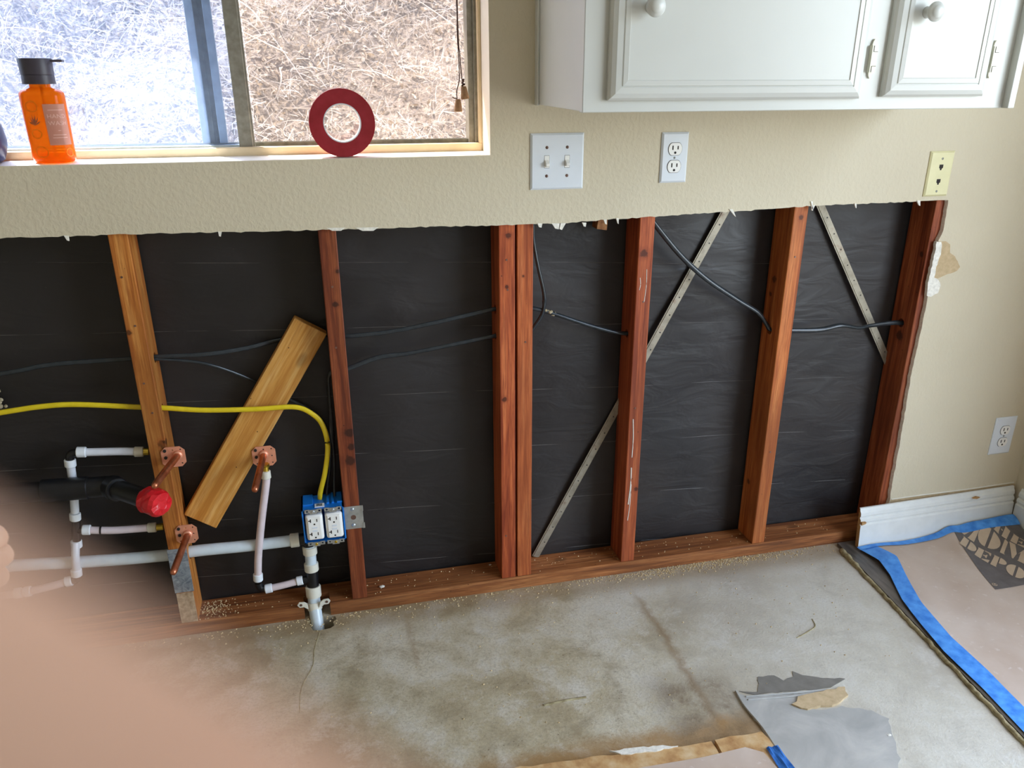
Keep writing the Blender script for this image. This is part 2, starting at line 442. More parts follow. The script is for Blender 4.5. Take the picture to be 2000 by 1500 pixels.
_c = M_CONC.mix(M_CONC.math('MULTIPLY', M_CONC.ramp(_ck, [(0.0, 0.6), (0.03, 0.0)]), M_CONC.math('MULTIPLY', M_CONC.ramp(_n1, [(0.5, 0.0), (0.62, 0.45)]), M_CONC.math('SUBTRACT', 1.0, _gr, True))), _c, (130, 118, 92))
M_CONC.color(_c)
M_CONC.bump(M_CONC.math('ADD', _n2, M_CONC.math('MULTIPLY', _n3, 0.5)), 0.5, 0.006)
M_CONC.rough(M_CONC.ramp(_n1, [(0.3, 0.42), (0.7, 0.66)]))
M_PATCH = Mat('grey_cement_patch', 0.5, 0, (158, 158, 154), 0.4)
_p = M_PATCH.noise(9, 5, None, 0.6, 0.8); M_PATCH.color(M_PATCH.ramp(_p, [(0.3, (164, 163, 158)), (0.55, (184, 182, 176)), (0.75, (200, 197, 188))])); M_PATCH.bump(_p, 0.2, 0.004)
M_PATCHD = plain('dark_cement', (126, 122, 114), 0.55, var=8, scale=30)
M_EDGE = Mat('mortar_edge', 0.9, 0, (160, 148, 112))
_p = M_EDGE.noise(60, 4); M_EDGE.color(M_EDGE.ramp(_p, [(0.3, (126, 112, 76)), (0.6, (176, 164, 128))])); M_EDGE.bump(_p, 0.7, 0.006)
M_DARKFL = Mat('dark_laminate', 0.4, 0, (84, 78, 72))
_p = M_DARKFL.noise(14, 5, M_DARKFL.mapping((4, .5, 1)), 0.6); M_DARKFL.color(M_DARKFL.ramp(_p, [(0.3, (62, 58, 54)), (0.7, (112, 104, 96))]))
M_PAPER = Mat('rosin_paper', 0.75, 0, (196, 176, 160), 0.25)
_p = M_PAPER.noise(5, 4); _q = M_PAPER.noise(60, 3)
_c = M_PAPER.ramp(_p, [(0.3, (186, 164, 146)), (0.7, (206, 190, 176))])
_c = M_PAPER.mix(M_PAPER.ramp(_q, [(0.62, 0.0), (0.75, 0.5)]), _c, (218, 208, 200)); M_PAPER.color(_c)
M_PAPER.bump(_p, 0.4, 0.02)
M_PTAPE = Mat('blue_painter_tape', 0.55, 0, (72, 146, 228), 0.35)
_p = M_PTAPE.noise(40, 3); M_PTAPE.color(M_PTAPE.ramp(_p, [(0.3, (54, 124, 210)), (0.7, (92, 164, 238))])); M_PTAPE.bump(_p, 0.3, 0.004)
M_INK = plain('grey_print', (104, 98, 96), 0.75, var=6, scale=40)
M_INKT = plain('unprinted_letter_paper', (200, 178, 152), 0.75, var=5)
M_STRAP = Mat('galvanised_strap_rusty', 0.5, 0.45, (150, 142, 126))
_p = M_STRAP.noise(16, 5, None, 0.7); _z = M_STRAP.sep()
_c = M_STRAP.ramp(_p, [(0.3, (128, 120, 104)), (0.6, (172, 164, 146))])
_c = M_STRAP.mix(M_STRAP.ramp(_p, [(0.55, 0.0), (0.7, 0.75)]), _c, (104, 66, 44)); M_STRAP.color(_c)
M_GALV = Mat('galvanised_spangle', 0.42, 0.55, (150, 160, 170))
_p = M_GALV.noise(50, 3, None, 0.6, 1.8); M_GALV.color(M_GALV.ramp(_p, [(0.35, (116, 126, 138)), (0.65, (178, 186, 194))]))

def glass(name, tint, haze, hazec):
    m = bpy.data.materials.new(name); m.use_nodes = True; nt = m.node_tree; n = nt.nodes
    n.remove(n['Principled BSDF']); out = n['Material Output']
    t = n.new('ShaderNodeBsdfTransparent'); t.inputs[0].default_value = lin(tint)
    g = n.new('ShaderNodeBsdfGlossy'); g.inputs['Roughness'].default_value = 0.03
    lw = n.new('ShaderNodeLayerWeight'); lw.inputs[0].default_value = 0.5
    pw = n.new('ShaderNodeMath'); pw.operation = 'POWER'; pw.inputs[1].default_value = 5.0; nt.links.new(lw.outputs['Facing'], pw.inputs[0])
    fr = n.new('ShaderNodeMath'); fr.operation = 'MULTIPLY_ADD'; fr.inputs[1].default_value = 0.9; fr.inputs[2].default_value = 0.03; nt.links.new(pw.outputs[0], fr.inputs[0])
    mx = n.new('ShaderNodeMixShader'); nt.links.new(fr.outputs[0], mx.inputs[0]); nt.links.new(t.outputs[0], mx.inputs[1]); nt.links.new(g.outputs[0], mx.inputs[2])
    last = mx.outputs[0]
    if haze > 0:
        d = n.new('ShaderNodeBsdfDiffuse'); d.inputs[0].default_value = lin(hazec)
        tr = n.new('ShaderNodeBsdfTranslucent'); tr.inputs[0].default_value = lin(hazec)
        a = n.new('ShaderNodeAddShader'); nt.links.new(d.outputs[0], a.inputs[0]); nt.links.new(tr.outputs[0], a.inputs[1])
        m2 = n.new('ShaderNodeMixShader')
        tc = n.new('ShaderNodeTexCoord'); nz = n.new('ShaderNodeTexNoise'); nz.inputs['Scale'].default_value = 5
        nt.links.new(tc.outputs['Object'], nz.inputs['Vector'])
        mr = n.new('ShaderNodeMapRange'); mr.inputs['From Min'].default_value = .3; mr.inputs['From Max'].default_value = .7
        mr.inputs['To Min'].default_value = haze * .6; mr.inputs['To Max'].default_value = haze * 1.4
        nt.links.new(nz.outputs[0], mr.inputs[0]); nt.links.new(mr.outputs[0], m2.inputs[0])
        nt.links.new(last, m2.inputs[1]); nt.links.new(a.outputs[0], m2.inputs[2]); last = m2.outputs[0]
    nt.links.new(last, out.inputs[0]); return m
M_GLASSL = glass('dusty_bluish_glass', (232, 238, 248), 0.06, (190, 206, 232))
M_GLASSR = glass('clear_glass', (250, 248, 246), 0.0, (220, 215, 210))
M_SCREEN = glass('insect_screen_mesh', (240, 236, 232), 0.05, (120, 112, 104))
M_SOAP = Mat('amber_soap_bottle', 0.12, 0, (240, 116, 12))
M_SOAP.b.inputs['Transmission Weight'].default_value = 0.55
M_SOAP.b.inputs['IOR'].default_value = 1.2
M_PUMP = plain('charcoal_pump_plastic', (62, 56, 66), 0.42, var=4)
M_LABEL = plain('pinkish_label', (190, 128, 108), 0.5, var=4)
M_LABELT = plain('pale_label_print', (222, 176, 160), 0.5, var=3)
M_GOLD = plain('gold_foil_print', (212, 132, 30), 0.35, 0.5, var=10)
M_SOIL = Mat('dry_hill_soil', 0.95, 0, (150, 136, 120))
_p = M_SOIL.noise(22, 6, None, 0.7); _q = M_SOIL.noise(3, 3)
_c = M_SOIL.ramp(_p, [(0.3, (84, 76, 72)), (0.55, (136, 126, 118)), (0.75, (178, 168, 158))]); M_SOIL.color(_c); M_SOIL.bump(_p, 0.9, 0.05)
M_STRAW = Mat('dry_straw', 0.8, 0, (206, 190, 162))
_p = M_STRAW.noise(5, 4, None, 0.7); M_STRAW.color(M_STRAW.ramp(_p, [(0.3, (150, 141, 134)), (0.5, (204, 196, 186)), (0.7, (236, 231, 224))]))
M_TWIG = plain('bleached_twig', (214, 204, 192), 0.8, var=22, scale=8)
M_LEAF = Mat('dry_leaf_litter', 0.85, 0, (196, 160, 112))
_p = M_LEAF.noise(4, 4, None, 0.7); M_LEAF.color(M_LEAF.ramp(_p, [(0.3, (124, 112, 102)), (0.5, (192, 178, 160)), (0.7, (228, 220, 208))]))

# ------------------------------------------------------------------ the setting
DT = 0.0127                 # drywall thickness
FY = DT                     # face of the studs
BY = DT + 0.089             # face of the felt paper
XR = 1.965                  # inside corner with the right-hand wall
WINX0, WINX1, WINZ0, WINZ1 = -0.95, 0.334, 1.131, 2.08
FLOORX = lambda y: 1.3645 + (y + 0.05) * 0.088      # edge of the raised flooring

# concrete slab with the broken-out hole around the riser
bm = B()
hole = [(-0.160, 0.000), (-0.153, -0.024), (-0.147, -0.041), (-0.128, -0.046), (-0.104, -0.042), (-0.094, -0.033), (-0.097, -0.018), (-0.088, -0.008), (-0.091, 0.006), (-0.12, 0.012)]
hole = [(x, y) for x, y in hole]
outer = [(-2.3, -4.05), (XR, -4.05), (XR, 0.13), (-2.3, 0.13)]
slab(bm, [outer, hole], lambda x, y: Vector((x, y, 0)), (0, 0, -0.10))
floor = obj('floor', bm, M_CONC, kind='structure', origin=(0, 0, 0))
tag(floor, 'bare stained concrete floor slab')
bm = B(); box(bm, -0.19, -0.07, -0.07, 0.04, -0.105, -0.085)
obj('hole_bottom', bm, M_HOLE, floor)

# grey cement topping and scars on the slab
def patch(name, pts, z, mat, jit=0.004, th=0.0035, label=None):
    pp = []
    for i in range(len(pts)):
        a = Vector(pts[i]); b = Vector(pts[(i + 1) % len(pts)])
        n = max(1, int((b - a).length / 0.012))
        for k in range(n):
            p = a.lerp(b, k / n)
            pp.append((p.x + random.uniform(-jit, jit), p.y + random.uniform(-jit, jit)))
    bm = B(); slab(bm, [pp], lambda x, y: Vector((x, y, z)), (0, 0, th))
    return obj(name, bm, mat, floor, label=label)
patch('cement_patch', [(0.782, -0.502), (0.80, -0.520), (0.885, -0.535), (1.005, -0.548), (0.93, -0.562), (0.905, -0.582), (0.93, -0.598), (0.985, -0.602), (1.045, -0.628), (1.068, -0.655), (1.045, -0.70), (1.02, -0.75), (0.985, -0.80), (0.97, -1.2), (0.784, -1.2), (0.780, -0.75), (0.784, -0.62), (0.776, -0.55)], 0.0, M_PATCH, 0.004, 0.0022, 'smooth grey cement topping')
patch('dark_patch', [(0.79, -0.500), (0.83, -0.512), (0.845, -0.490), (0.855, -0.468), (0.895, -0.470), (0.905, -0.492), (0.935, -0.487), (0.945, -0.466), (0.958, -0.486), (1.0, -0.508), (1.05, -0.520), (1.0, -0.538), (0.90, -0.528), (0.82, -0.519)], 0.0, M_PATCHD, 0.002, 0.0014, 'dark grey scar')  # darker grey area laid on the slab
patch('thinset_remnant', [(0.885, -0.572), (0.91, -0.555), (0.945, -0.548), (1.0, -0.552), (1.03, -0.548), (1.02, -0.575), (0.985, -0.592), (0.94, -0.590), (0.905, -0.596)], 0.0, M_TORN, 0.004, 0.006, 'crumbly tan thinset remnant')
bm = B()
for (a, b) in (((0.795, -0.532), (0.99, -0.556)), ((0.795, -0.522), (0.99, -0.546))):
    tube(bm, [(a[0], a[1], 0.003), ((a[0] + b[0]) / 2, (a[1] + b[1]) / 2 - .002, 0.004), (b[0], b[1], 0.003)], 0.0022, 6)
tube(bm, catmull([(0.782, -0.50, .003), (0.778, -0.55, .004), (0.784, -0.62, .004), (0.783, -0.70, .003), (0.785, -0.80, .003)]), 0.003, 6)
obj('trowel_ridge', bm, M_PATCH, floor)
bm = B(); tube(bm, catmull([(-0.13, -0.05, 0.0), (-0.145, -0.12, 0), (-0.15, -0.18, 0), (-0.175, -0.25, 0), (-0.18, -0.33, 0)]), 0.0011, 5)
tube(bm, [(0.347, -0.437, 0), (0.40, -0.434, 0.0005), (0.446, -0.435, 0)], 0.003, 5)
tube(bm, catmull([(1.02, -0.36, 0), (1.06, -0.345, .001), (1.09, -0.33, .001), (1.10, -0.30, 0)]), 0.0014, 5)
obj('hairline_ridge', bm, M_EDGE, floor)

# raised flooring on the right with its broken mortar edge
bm = B()
pl = [(FLOORX(0.0), 0.0), (FLOORX(-4.05), -4.05), (XR, -4.05), (XR, 0.0)]
slab(bm, [pl], lambda x, y: Vector((x, y, 0.0)), (0, 0, 0.0095))
fl2 = obj('floor', bm, M_DARKFL, kind='structure', origin=(0, 0, 0)); tag(fl2, 'dark grey finished flooring under the protective paper')
bm = B(); pts = []; rad = []
y = -0.03
while y > -3.9:
    pts.append((FLOORX(y) - 0.004 + random.uniform(-.0022, .0022), y, 0.0035 + random.uniform(-.0006, .0008))); rad.append(0.0058 if y < -0.12 else 0.0085); y -= 0.012
rad = [r * random.uniform(.85, 1.12) for r in rad]
tube(bm, pts, 0.008, 7, radii=rad)
obj('mortar_edge', bm, M_EDGE, fl2, smooth=True)

# ---- photographed wall: drywall with the window opening and the big torn-out area
top = [(-2.25, 0.997), (-0.6488, 0.9967), (-0.5113, 0.9948), (-0.3682, 0.9937), (-0.1893, 0.9893), (-0.0013, 0.9867), (0.1516, 0.9848), (0.3572, 0.9809), (0.4762, 0.9796), (0.6232, 0.9842), (0.8797, 0.9899), (1.0136, 0.9922), (1.1511, 0.9971), (1.4406, 0.9971), (1.519, 0.997)]
side = [(1.519, 0.997), (1.523, 0.921), (1.514, 0.895), (1.516, 0.870), (1.514, 0.845), (1.512, 0.80), (1.511, 0.765), (1.5148, 0.7529), (1.5144, 0.661), (1.5107, 0.53), (1.5150, 0.41), (1.5184, 0.295), (1.5198, 0.162), (1.5225, 0.137), (1.519, 0.115), (1.521, 0.012)]
def ragged(pts, step, jit):
    out = []
    for a, b in zip(pts, pts[1:]):
        a = Vector(a); b = Vector(b); n = max(1, int((b - a).length / step))
        for k in range(n):
            p = a.lerp(b, k / n); out.append((p.x + random.uniform(-jit, jit), p.y + random.uniform(-jit, jit)))
    out.append(pts[-1]); return out
outline = [(XR, 0.012), (XR, 2.44), (-2.25, 2.44)] + ragged(top, 0.011, 0.0014)[0:-1] + ragged(side, 0.012, 0.0013)
win = [(WINX0, WINZ0), (WINX1, WINZ0), (WINX1, WINZ1), (WINX0, WINZ1)]
bm = B(); slab(bm, [outline, win], lambda x, z: Vector((x, 0, z)), (0, DT, 0))
bm.faces.ensure_lookup_table(); bm.normal_update()
for f in bm.faces:
    c = f.calc_center_median()
    if abs(f.normal.y) < 0.5 and c.z < 1.05 and c.x < 1.6: f.material_index = 1
wall = obj('wall_back', bm, [M_WALL, M_GYP], kind='structure', origin=(0, 0, 0))
tag(wall, 'beige textured drywall cut away below the window')
# torn spot beside the last stud
bm = B(); slab(bm, [ragged([(1.517, 0.893), (1.535, 0.893), (1.552, 0.884), (1.556, 0.862), (1.574, 0.852), (1.585, 0.838), (1.597, 0.823), (1.590, 0.812), (1.563, 0.805), (1.540, 0.797), (1.520, 0.790), (1.514, 0.84), (1.517, 0.893)], 0.008, 0.001)[:-1]], lambda x, z: Vector((x, -0.0006, z)), (0, 0.0006, 0))
obj('torn_paper_patch', bm, M_TORN, wall, label='torn patch of bare brown drywall paper')
bm = B()
slab(bm, [ragged([(1.507, 0.893), (1.522, 0.893), (1.527, 0.86), (1.520, 0.825), (1.521, 0.80), (1.537, 0.79), (1.546, 0.775), (1.543, 0.757), (1.522, 0.748), (1.510, 0.751), (1.505, 0.785), (1.507, 0.84), (1.507, 0.893)], 0.008, 0.0015)[:-1]], lambda x, z: Vector((x, -0.003, z)), (0, 0.010, 0))
obj('gypsum_crumble', bm, M_GYP, wall, label='crumbled white gypsum edge')
# loose paper tags and plaster crumbs along the cut
for (x, z, w, h, sl) in ((0.482, .977, .018, .010, .3), (0.50, .977, .012, .012, -.5), (0.55, .976, .010, .006, .2), (0.445, .9785, .012, .006, .1), (0.915, .993, .010, .015, .8), (1.128, 1.004, .006, .018, .3), (1.135, .995, .006, .010, -.3), (1.43, .996, .010, .010, .5), (0.06, .985, .05, .004, .1), (-.53, .993, .008, .007, .2), (-.24, .989, .007, .007, -.2), (.63, .983, .006, .010, .2), (.60, .981, .008, .008, .3), (1.25, .995, .006, .008, .4), (-.005, .987, .04, .003, 0)):
    bm = B(); slab(bm, [[(x - w / 2, z + .004), (x + w / 2, z + .003), (x + w / 2 * .5 + sl * h, z - h), (x - w * .2 + sl * h, z - h * .8)]], lambda a, b: Vector((a, -0.0025, b)), (0, 0.004, 0))
    obj('paper_tag', bm, M_GYP, wall)
# bare bottom edge behind the loose baseboard: unpainted strip and old caulk line
bm = B(); box(bm, 1.525, XR - .002, -0.0008, 0.0, 0.015, 0.1335); obj('unpainted_strip', bm, M_TORN, wall)
bm = B(); tube(bm, [(1.527, -.0005, .1355), (1.62, -.0005, .1365), (1.80, -.0008, .1360), (1.955, -.001, .1392)], 0.0018, 6); obj('caulk_line', bm, M_CHIP, wall)

# exterior sheathing behind the felt, with the window opening
bm = B(); slab(bm, [[(-2.4, -0.1), (2.1, -0.1), (2.1, 2.5), (-2.4, 2.5)], [(WINX0, WINZ0 - .01), (WINX1, WINZ0 - .01), (WINX1, WINZ1), (WINX0, WINZ1)]], lambda x, z: Vector((x, BY + 0.022, z)), (0, 0.03, 0))
ext = obj('wall_exterior', bm, M_WHITEWALL, kind='structure', origin=(0, 0, 0)); tag(ext, 'outer wall skin behind the felt paper')
bm = B(); box(bm, -2.6, 2.3, BY + .0525, 0.705, 2.45, 2.55); ev = obj('sun_cutoff_eave', bm, M_WHITEWALL, kind='structure'); tag(ev, 'unseen eave added over the window outside to limit the sun')  # unseen eave, added and sized so the sun reaches only the sill
# room shell around the camera
bm = B(); slab(bm, [[(-2.3, -0.1), (-2.3, 2.5), (-2.3, 2.5)][:0] or [(-4.1, 0.0), (0.05, 0.0), (0.05, 2.5), (-4.1, 2.5)], [(-2.35, 0.06), (-0.75, 0.06), (-0.75, 2.1), (-2.35, 2.1)]], lambda y, z: Vector((XR, y, z)), (0.12, 0, 0))
wr = obj('wall_right', bm, M_WALL, kind='structure', origin=(0, 0, 0)); tag(wr, 'beige right-hand wall with the patio door opening')
bm = B(); box(bm, -2.42, -2.3, -4.1, 0.14, -0.05, 2.5); wl = obj('wall_left', bm, M_WALL, kind='structure'); tag(wl, 'beige left-hand wall out of view')
bm = B(); slab(bm, [[(-2.42, 0), (2.08, 0), (2.08, 2.5), (-2.42, 2.5)]], lambda x, z: Vector((x, -4.05, z)), (0, -0.12, 0))
wf = obj('wall_front', bm, M_WALL, kind='structure', origin=(0, 0, 0)); tag(wf, 'beige wall behind the viewpoint')
bm = B(); box(bm, -2.42, 2.08, -4.17, 0.16, 2.44, 2.56); ce = obj('ceiling', bm, M_WHITEWALL, kind='structure'); tag(ce, 'white ceiling above the frame')

# ---- window
win_o = thing('window_1', (-0.3, 0.1, WINZ0), 'sliding aluminium window above the cut-open wall', None, kind='structure')
bm = B()
box(bm, WINX0, WINX1 + .012, 0.0005, 0.118, WINZ0 - 0.014, WINZ0 + 0.0005, 0.002)
for v in bm.verts:
    if v.co.y > 0.06 and v.co.z > WINZ0 - .004: v.co.z += 0.003
obj('sill', bm, M_SILL, win_o, label='white painted drywall sill')
bm = B(); box(bm, WINX1 - .0005, WINX1 + 0.012, 0.0005, 0.118, WINZ0 - .01, WINZ1); obj('reveal', bm, M_SILL, win_o)
bm = B(); box(bm, WINX0 - .012, WINX0 + .0005, 0.0005, 0.118, WINZ0 - .01, WINZ1); obj('reveal', bm, M_SILL, win_o)
bm = B(); box(bm, WINX0, WINX1, 0.0005, 0.118, WINZ1 - .0005, WINZ1 + .012); obj('reveal', bm, M_SILL, win_o)
bm = B(); box(bm, WINX0, WINX1 - .0008, 0.084, 0.100, WINZ0 + 0.001, WINZ0 + 0.0195, 0.0015); obj('wood_stop', bm, M_TRIMB, win_o)
bm = B(); box(bm, WINX1 - 0.0075, WINX1 - .0006, 0.084, 0.100, WINZ0 + 0.0195, WINZ1, 0.001); obj('wood_stop', bm, M_TRIMB, win_o)
# aluminium perimeter frame: jambs and bottom track
bm = B()
box(bm, WINX1 - 0.014, WINX1 - .0006, 0.100, 0.160, WINZ0 + .004, WINZ1, 0.001)
box(bm, WINX1 - 0.026, WINX1 - 0.013, 0.108, 0.150, WINZ0 + .010, WINZ1, 0.001)
obj('jamb', bm, M_ALU, win_o)
bm = B(); box(bm, WINX0, WINX0 + .02, 0.100, 0.160, WINZ0 + .004, WINZ1, 0.001); obj('jamb', bm, M_ALU, win_o)
bm = B()
box(bm, WINX0, WINX1, 0.100, 0.160, WINZ0 + .003, WINZ0 + .0165, 0.001)
for y in (0.121, 0.143): box(bm, WINX0, WINX1, y, y + .0025, WINZ0 + .0165, WINZ0 + .026)
obj('bottom_track', bm, M_ALUD, win_o)
# inner (left) sash
s1 = thing('sash', (-0.55, 0.108, WINZ0 + .02), '', None); s1.parent = win_o; s1.location = (0, 0, 0); OFF[s1.name] = OFF[win_o.name]
del s1['label']
bm = B(); box(bm, -0.1875, -0.159, 0.098, 0.114, WINZ0 + .012, WINZ1, 0.0015)
box(bm, -0.1595, -0.1555, 0.101, 0.112, WINZ0 + .012, WINZ1, 0.0005)
obj('meeting_stile', bm, M_ALU, s1)
bm = B(); box(bm, WINX0 + .02, -0.1875, 0.099, 0.113, WINZ0 + .0165, WINZ0 + .0235, 0.001); obj('bottom_rail', bm, M_ALUB, s1)
bm = B(); box(bm, WINX0 + .02, -0.1875, 0.1045, 0.1085, WINZ0 + .0235, WINZ1); obj('pane', bm, M_GLASSL, s1, label='dusty bluish glass pane')
# outer (right) sash, its stile seen through the left pane
s2 = thing('sash', (0.05, 0.135, WINZ0 + .02), '', None); s2.parent = win_o; s2.location = (0, 0, 0); OFF[s2.name] = OFF[win_o.name]
del s2['label']
bm = B()
box(bm, -0.2630, -0.2470, 0.128, 0.140, WINZ0 + .018, WINZ1, 0.001)
box(bm, -0.2280, -0.2120, 0.128, 0.140, WINZ0 + .018, WINZ1, 0.001)
obj('stile_edge', bm, M_ALUB, s2)
bm = B(); box(bm, -0.2470, -0.2280, 0.133, 0.141, WINZ0 + .018, WINZ1); box(bm, -0.2400, -0.2370, 0.130, 0.134, WINZ0 + .018, WINZ1); obj('stile_channel', bm, M_ALUD, s2)
bm = B(); box(bm, -0.212, WINX1 - .026, 0.128, 0.141, WINZ0 + .0165, WINZ0 + .0225, 0.001); obj('bottom_rail', bm, M_ALUD, s2)
bm = B(); box(bm, -0.212, WINX1 - .026, 0.133, 0.137, WINZ0 + .0225, WINZ1); obj('pane', bm, M_GLASSR, s2, label='clear glass pane')
bm = B(); box(bm, -0.155, WINX1 - .014, 0.1525, 0.1535, WINZ0 + .0165, WINZ1); obj('insect_screen', bm, M_SCREEN, win_o, label='fine insect screen')

# ---- hillside outside the window
bm = B(); NX, NY = 90, 46
def hz(x, y):
    return 0.15 + (y - 0.9) * 0.70 + 0.07 * math.sin(x * 2.1 + y * 1.3) + 0.05 * math.sin(x * 5.3 - y * 3.7) + 0.03 * math.sin(x * 11.7 + y * 8.1)
g = [[bm.verts.new((-7 + 14 * i / NX, 0.75 + 6.5 * j / NY, hz(-7 + 14 * i / NX, 0.75 + 6.5 * j / NY))) for i in range(NX + 1)] for j in range(NY + 1)]
for j in range(NY):
    for i in range(NX): bm.faces.new((g[j][i], g[j][i + 1], g[j + 1][i + 1], g[j + 1][i]))
hill = obj('ground', bm, M_SOIL, kind='structure', smooth=True, origin=(0, 0, 0)); tag(hill, 'steep dry hillside outside the window')
rg = random.Random(3)
vs = []; fs = []; mi = []
def stems(n, rlo, rhi, llo, lhi, k_mat, lift=0.35, segs=3):
    for _ in range(n):
        x = rg.uniform(-3.6, 2.6); y = 0.9 + 4.1 * rg.random() ** 0.9; z = hz(x, y) + rg.uniform(-.01, .04)
        L = rg.uniform(llo, lhi); r = rg.uniform(rlo, rhi); a = rg.uniform(0, 6.283)
        d = Vector((math.cos(a), math.sin(a) * .6 - .25, math.sin(a) * .5 + rg.uniform(-.3, lift) + .25)).normalized()
        bend = Vector((rg.uniform(-1, 1), rg.uniform(-1, .3), rg.uniform(-1, .4))) * 0.9
        p = Vector((x, y, z)); b0 = len(vs)
        for k in range(segs + 1):
            s = d.cross(Vector((.3, .8, .5))).normalized(); u = s.cross(d)
            rr = r * (1 - .7 * k / segs)
            for q in range(3):
                t = q * 2.0944; w = p + s * (math.cos(t) * rr) + u * (math.sin(t) * rr); vs.append((w.x, w.y, w.z))
            p = p + d * (L / segs); d = (d + bend * (1.0 / segs)).normalized()
        for k in range(segs):
            for q in range(3):
                i0 = b0 + k * 3; fs.append((i0 + q, i0 + (q + 1) % 3, i0 + 3 + (q + 1) % 3, i0 + 3 + q)); mi.append(k_mat)
stems(38000, 0.0009, 0.0024, 0.03, 0.13, 0)
stems(420, 0.0025, 0.0050, 0.15, 0.5, 1, 0.5, 4)
for _ in range(42000):
    x = rg.uniform(-3.6, 2.6); y = .9 + 4.1 * rg.random() ** .9; c = Vector((x, y, hz(x, y) + rg.uniform(0, .04)))
    R = Euler((rg.uniform(0, 6.28), rg.uniform(0, 6.28), rg.uniform(0, 6.28))).to_matrix(); l = rg.uniform(.006, .018); w = l * rg.uniform(.3, .6)
    b0 = len(vs)
    for q in ((-l, 0, 0), (0, w, l * .2), (l, 0, 0), (0, -w, l * .2)): p = c + R @ Vector(q); vs.append(tuple(p))
    fs += [(b0, b0 + 1, b0 + 2), (b0, b0 + 2, b0 + 3)]; mi += [2, 2]
me = bpy.data.meshes.new('dry_brush'); me.from_pydata(vs, [], fs)
for m_ in (M_STRAW, M_TWIG, M_LEAF): me.materials.append(m_.m)
me.polygons.foreach_set('material_index', mi)
o = bpy.data.objects.new('dry_brush', me); COL.objects.link(o); register(o, (0, 0, 0)); tag(o, 'tangle of dry straw, twigs and dead leaves covering the hillside outside', 'dry brush', kind='stuff')

# ------------------------------------------------------------------ framing
def seamz(k, x):   # line wires / laps behind the felt fall slightly to the right
    base = [0.885, 0.728, 0.556, 0.398, 0.234, 0.072]
    return base[k] - (x - 0.14) * (0.052 if k < 3 else 0.058)
bm = B(); x0, x1, z0, z1 = -2.25, 1.62, 0.0, 1.11; NX, NZ = 240, 76
STUDX = {'A': -0.458, 'B': -0.0434, 'C': 0.3526, 'D': 0.3957, 'E': 0.6919, 'F': 1.0935, 'G': 1.496}
def feltd(x, z):
    bow = 0.004 * math.sin(x * 9.1 + z * 3) * math.sin(z * 7.3 + x * 2)
    w = 0.0007 * math.sin(x * 17 + 5 * math.sin(z * 7)) + 0.0008 * math.sin(z * 26 + 4 * math.sin(x * 5.1)) + 0.0003 * math.sin(x * 41 - z * 27 + 3 * math.sin(x * 3))
    cr = 0
    for k in range(6):
        d = z - seamz(k, x); cr -= 0.0022 * math.exp(-(d / .006) ** 2)
    return max(-0.0005, 0.006 + bow + w) + cr * -0.6
g = []
for j in range(NZ + 1):
    z = z0 + (z1 - z0) * j / NZ
    g.append([bm.verts.new((x0 + (x1 - x0) * i / NX, BY + 0.0005 + feltd(x0 + (x1 - x0) * i / NX, z), z)) for i in range(NX + 1)])
for j in range(NZ):
    for i in range(NX): bm.faces.new((g[j][i], g[j][i + 1], g[j + 1][i + 1], g[j + 1][i]))
felt = obj('wall_felt', bm, M_FELT, kind='structure', smooth=True, origin=(0, 0, 0)); tag(felt, 'black building felt behind the open studs')
for k in range(6):
    bm = B(); tube(bm, [(x, BY + 0.0002 + feltd(x, seamz(k, x)), seamz(k, x) + .0015 * math.sin(x * 5 + k)) for x in [x0 + .03 + i * .06 for i in range(62)]], 0.0006, 5)
    obj('line_wire', bm, M_WIRE, felt)

def stud(key, mat, label, ztop, zbot=0.038, holes=()):
    x = STUDX[key]
    bm = B(); box(bm, x, x + 0.0381, FY, BY - 0.0005, zbot, ztop, 0.0022, 2)
    o = obj('wall_stud', bm, mat)
    tag(o, label, 'stud', 'vertical wooden studs of the open wall')
    cs = []
    for (y, z, r) in holes:
        c = B(); cyl(c, (x - .02, y, z), (x + .06, y, z), r, 16); cs.append(c)
    if cs: cut_holes(o, cs)
    return o
sA = stud('A', W_A, 'golden brown stud under the window, leftmost, with two copper flanges', 1.10, holes=((0.060, 0.712, 0.012), (0.045, 0.5985, 0.009), (0.057, 0.211, 0.017)))
sB = stud('B', W_B, 'dark reddish stud with the blue electrical box', 1.10, holes=((0.060, 0.7295, 0.010), (0.060, 0.648, 0.011)))
sC = stud('C', W_C, 'left stud of the close pair in the middle', 2.42, holes=((0.060, 0.772, 0.012), (0.060, 0.706, 0.010)))
sD = stud('D', W_D, 'right stud of the close pair in the middle', 2.42, holes=((0.060, 0.7705, 0.010),))
sE = stud('E', W_E, 'russet stud with white glue streaks, below the duplex outlet', 2.42, holes=((0.060, 0.687, 0.011),))
sF = stud('F', W_F, 'amber stud between the two diagonal metal straps', 2.42, holes=((0.060, 0.667, 0.012),))
sG = stud('G', W_G, 'rightmost brown stud beside the torn drywall edge', 2.42, zbot=0.038, holes=((0.060, 0.659, 0.012),))
# white glue streaks on the russet stud
for (xa, za, xb, zb, w) in ((.703, .47, .706, .36, .0022), (.706, .33, .703, .22, .003), (.7085, .28, .704, .17, .0018), (.716, .86, .714, .78, .0015), (.700, .84, .700, .81, .0015)):
    bm = B(); tube(bm, catmull([(xa, FY - .0002, za), ((xa + xb) / 2 + .002, FY - .0003, (za + zb) / 2), (xb, FY - .0002, zb)], 5), w * .55, 6, flat=1.0)
    obj('glue_streak', bm, M_CHIP, sE, label='white dried glue')
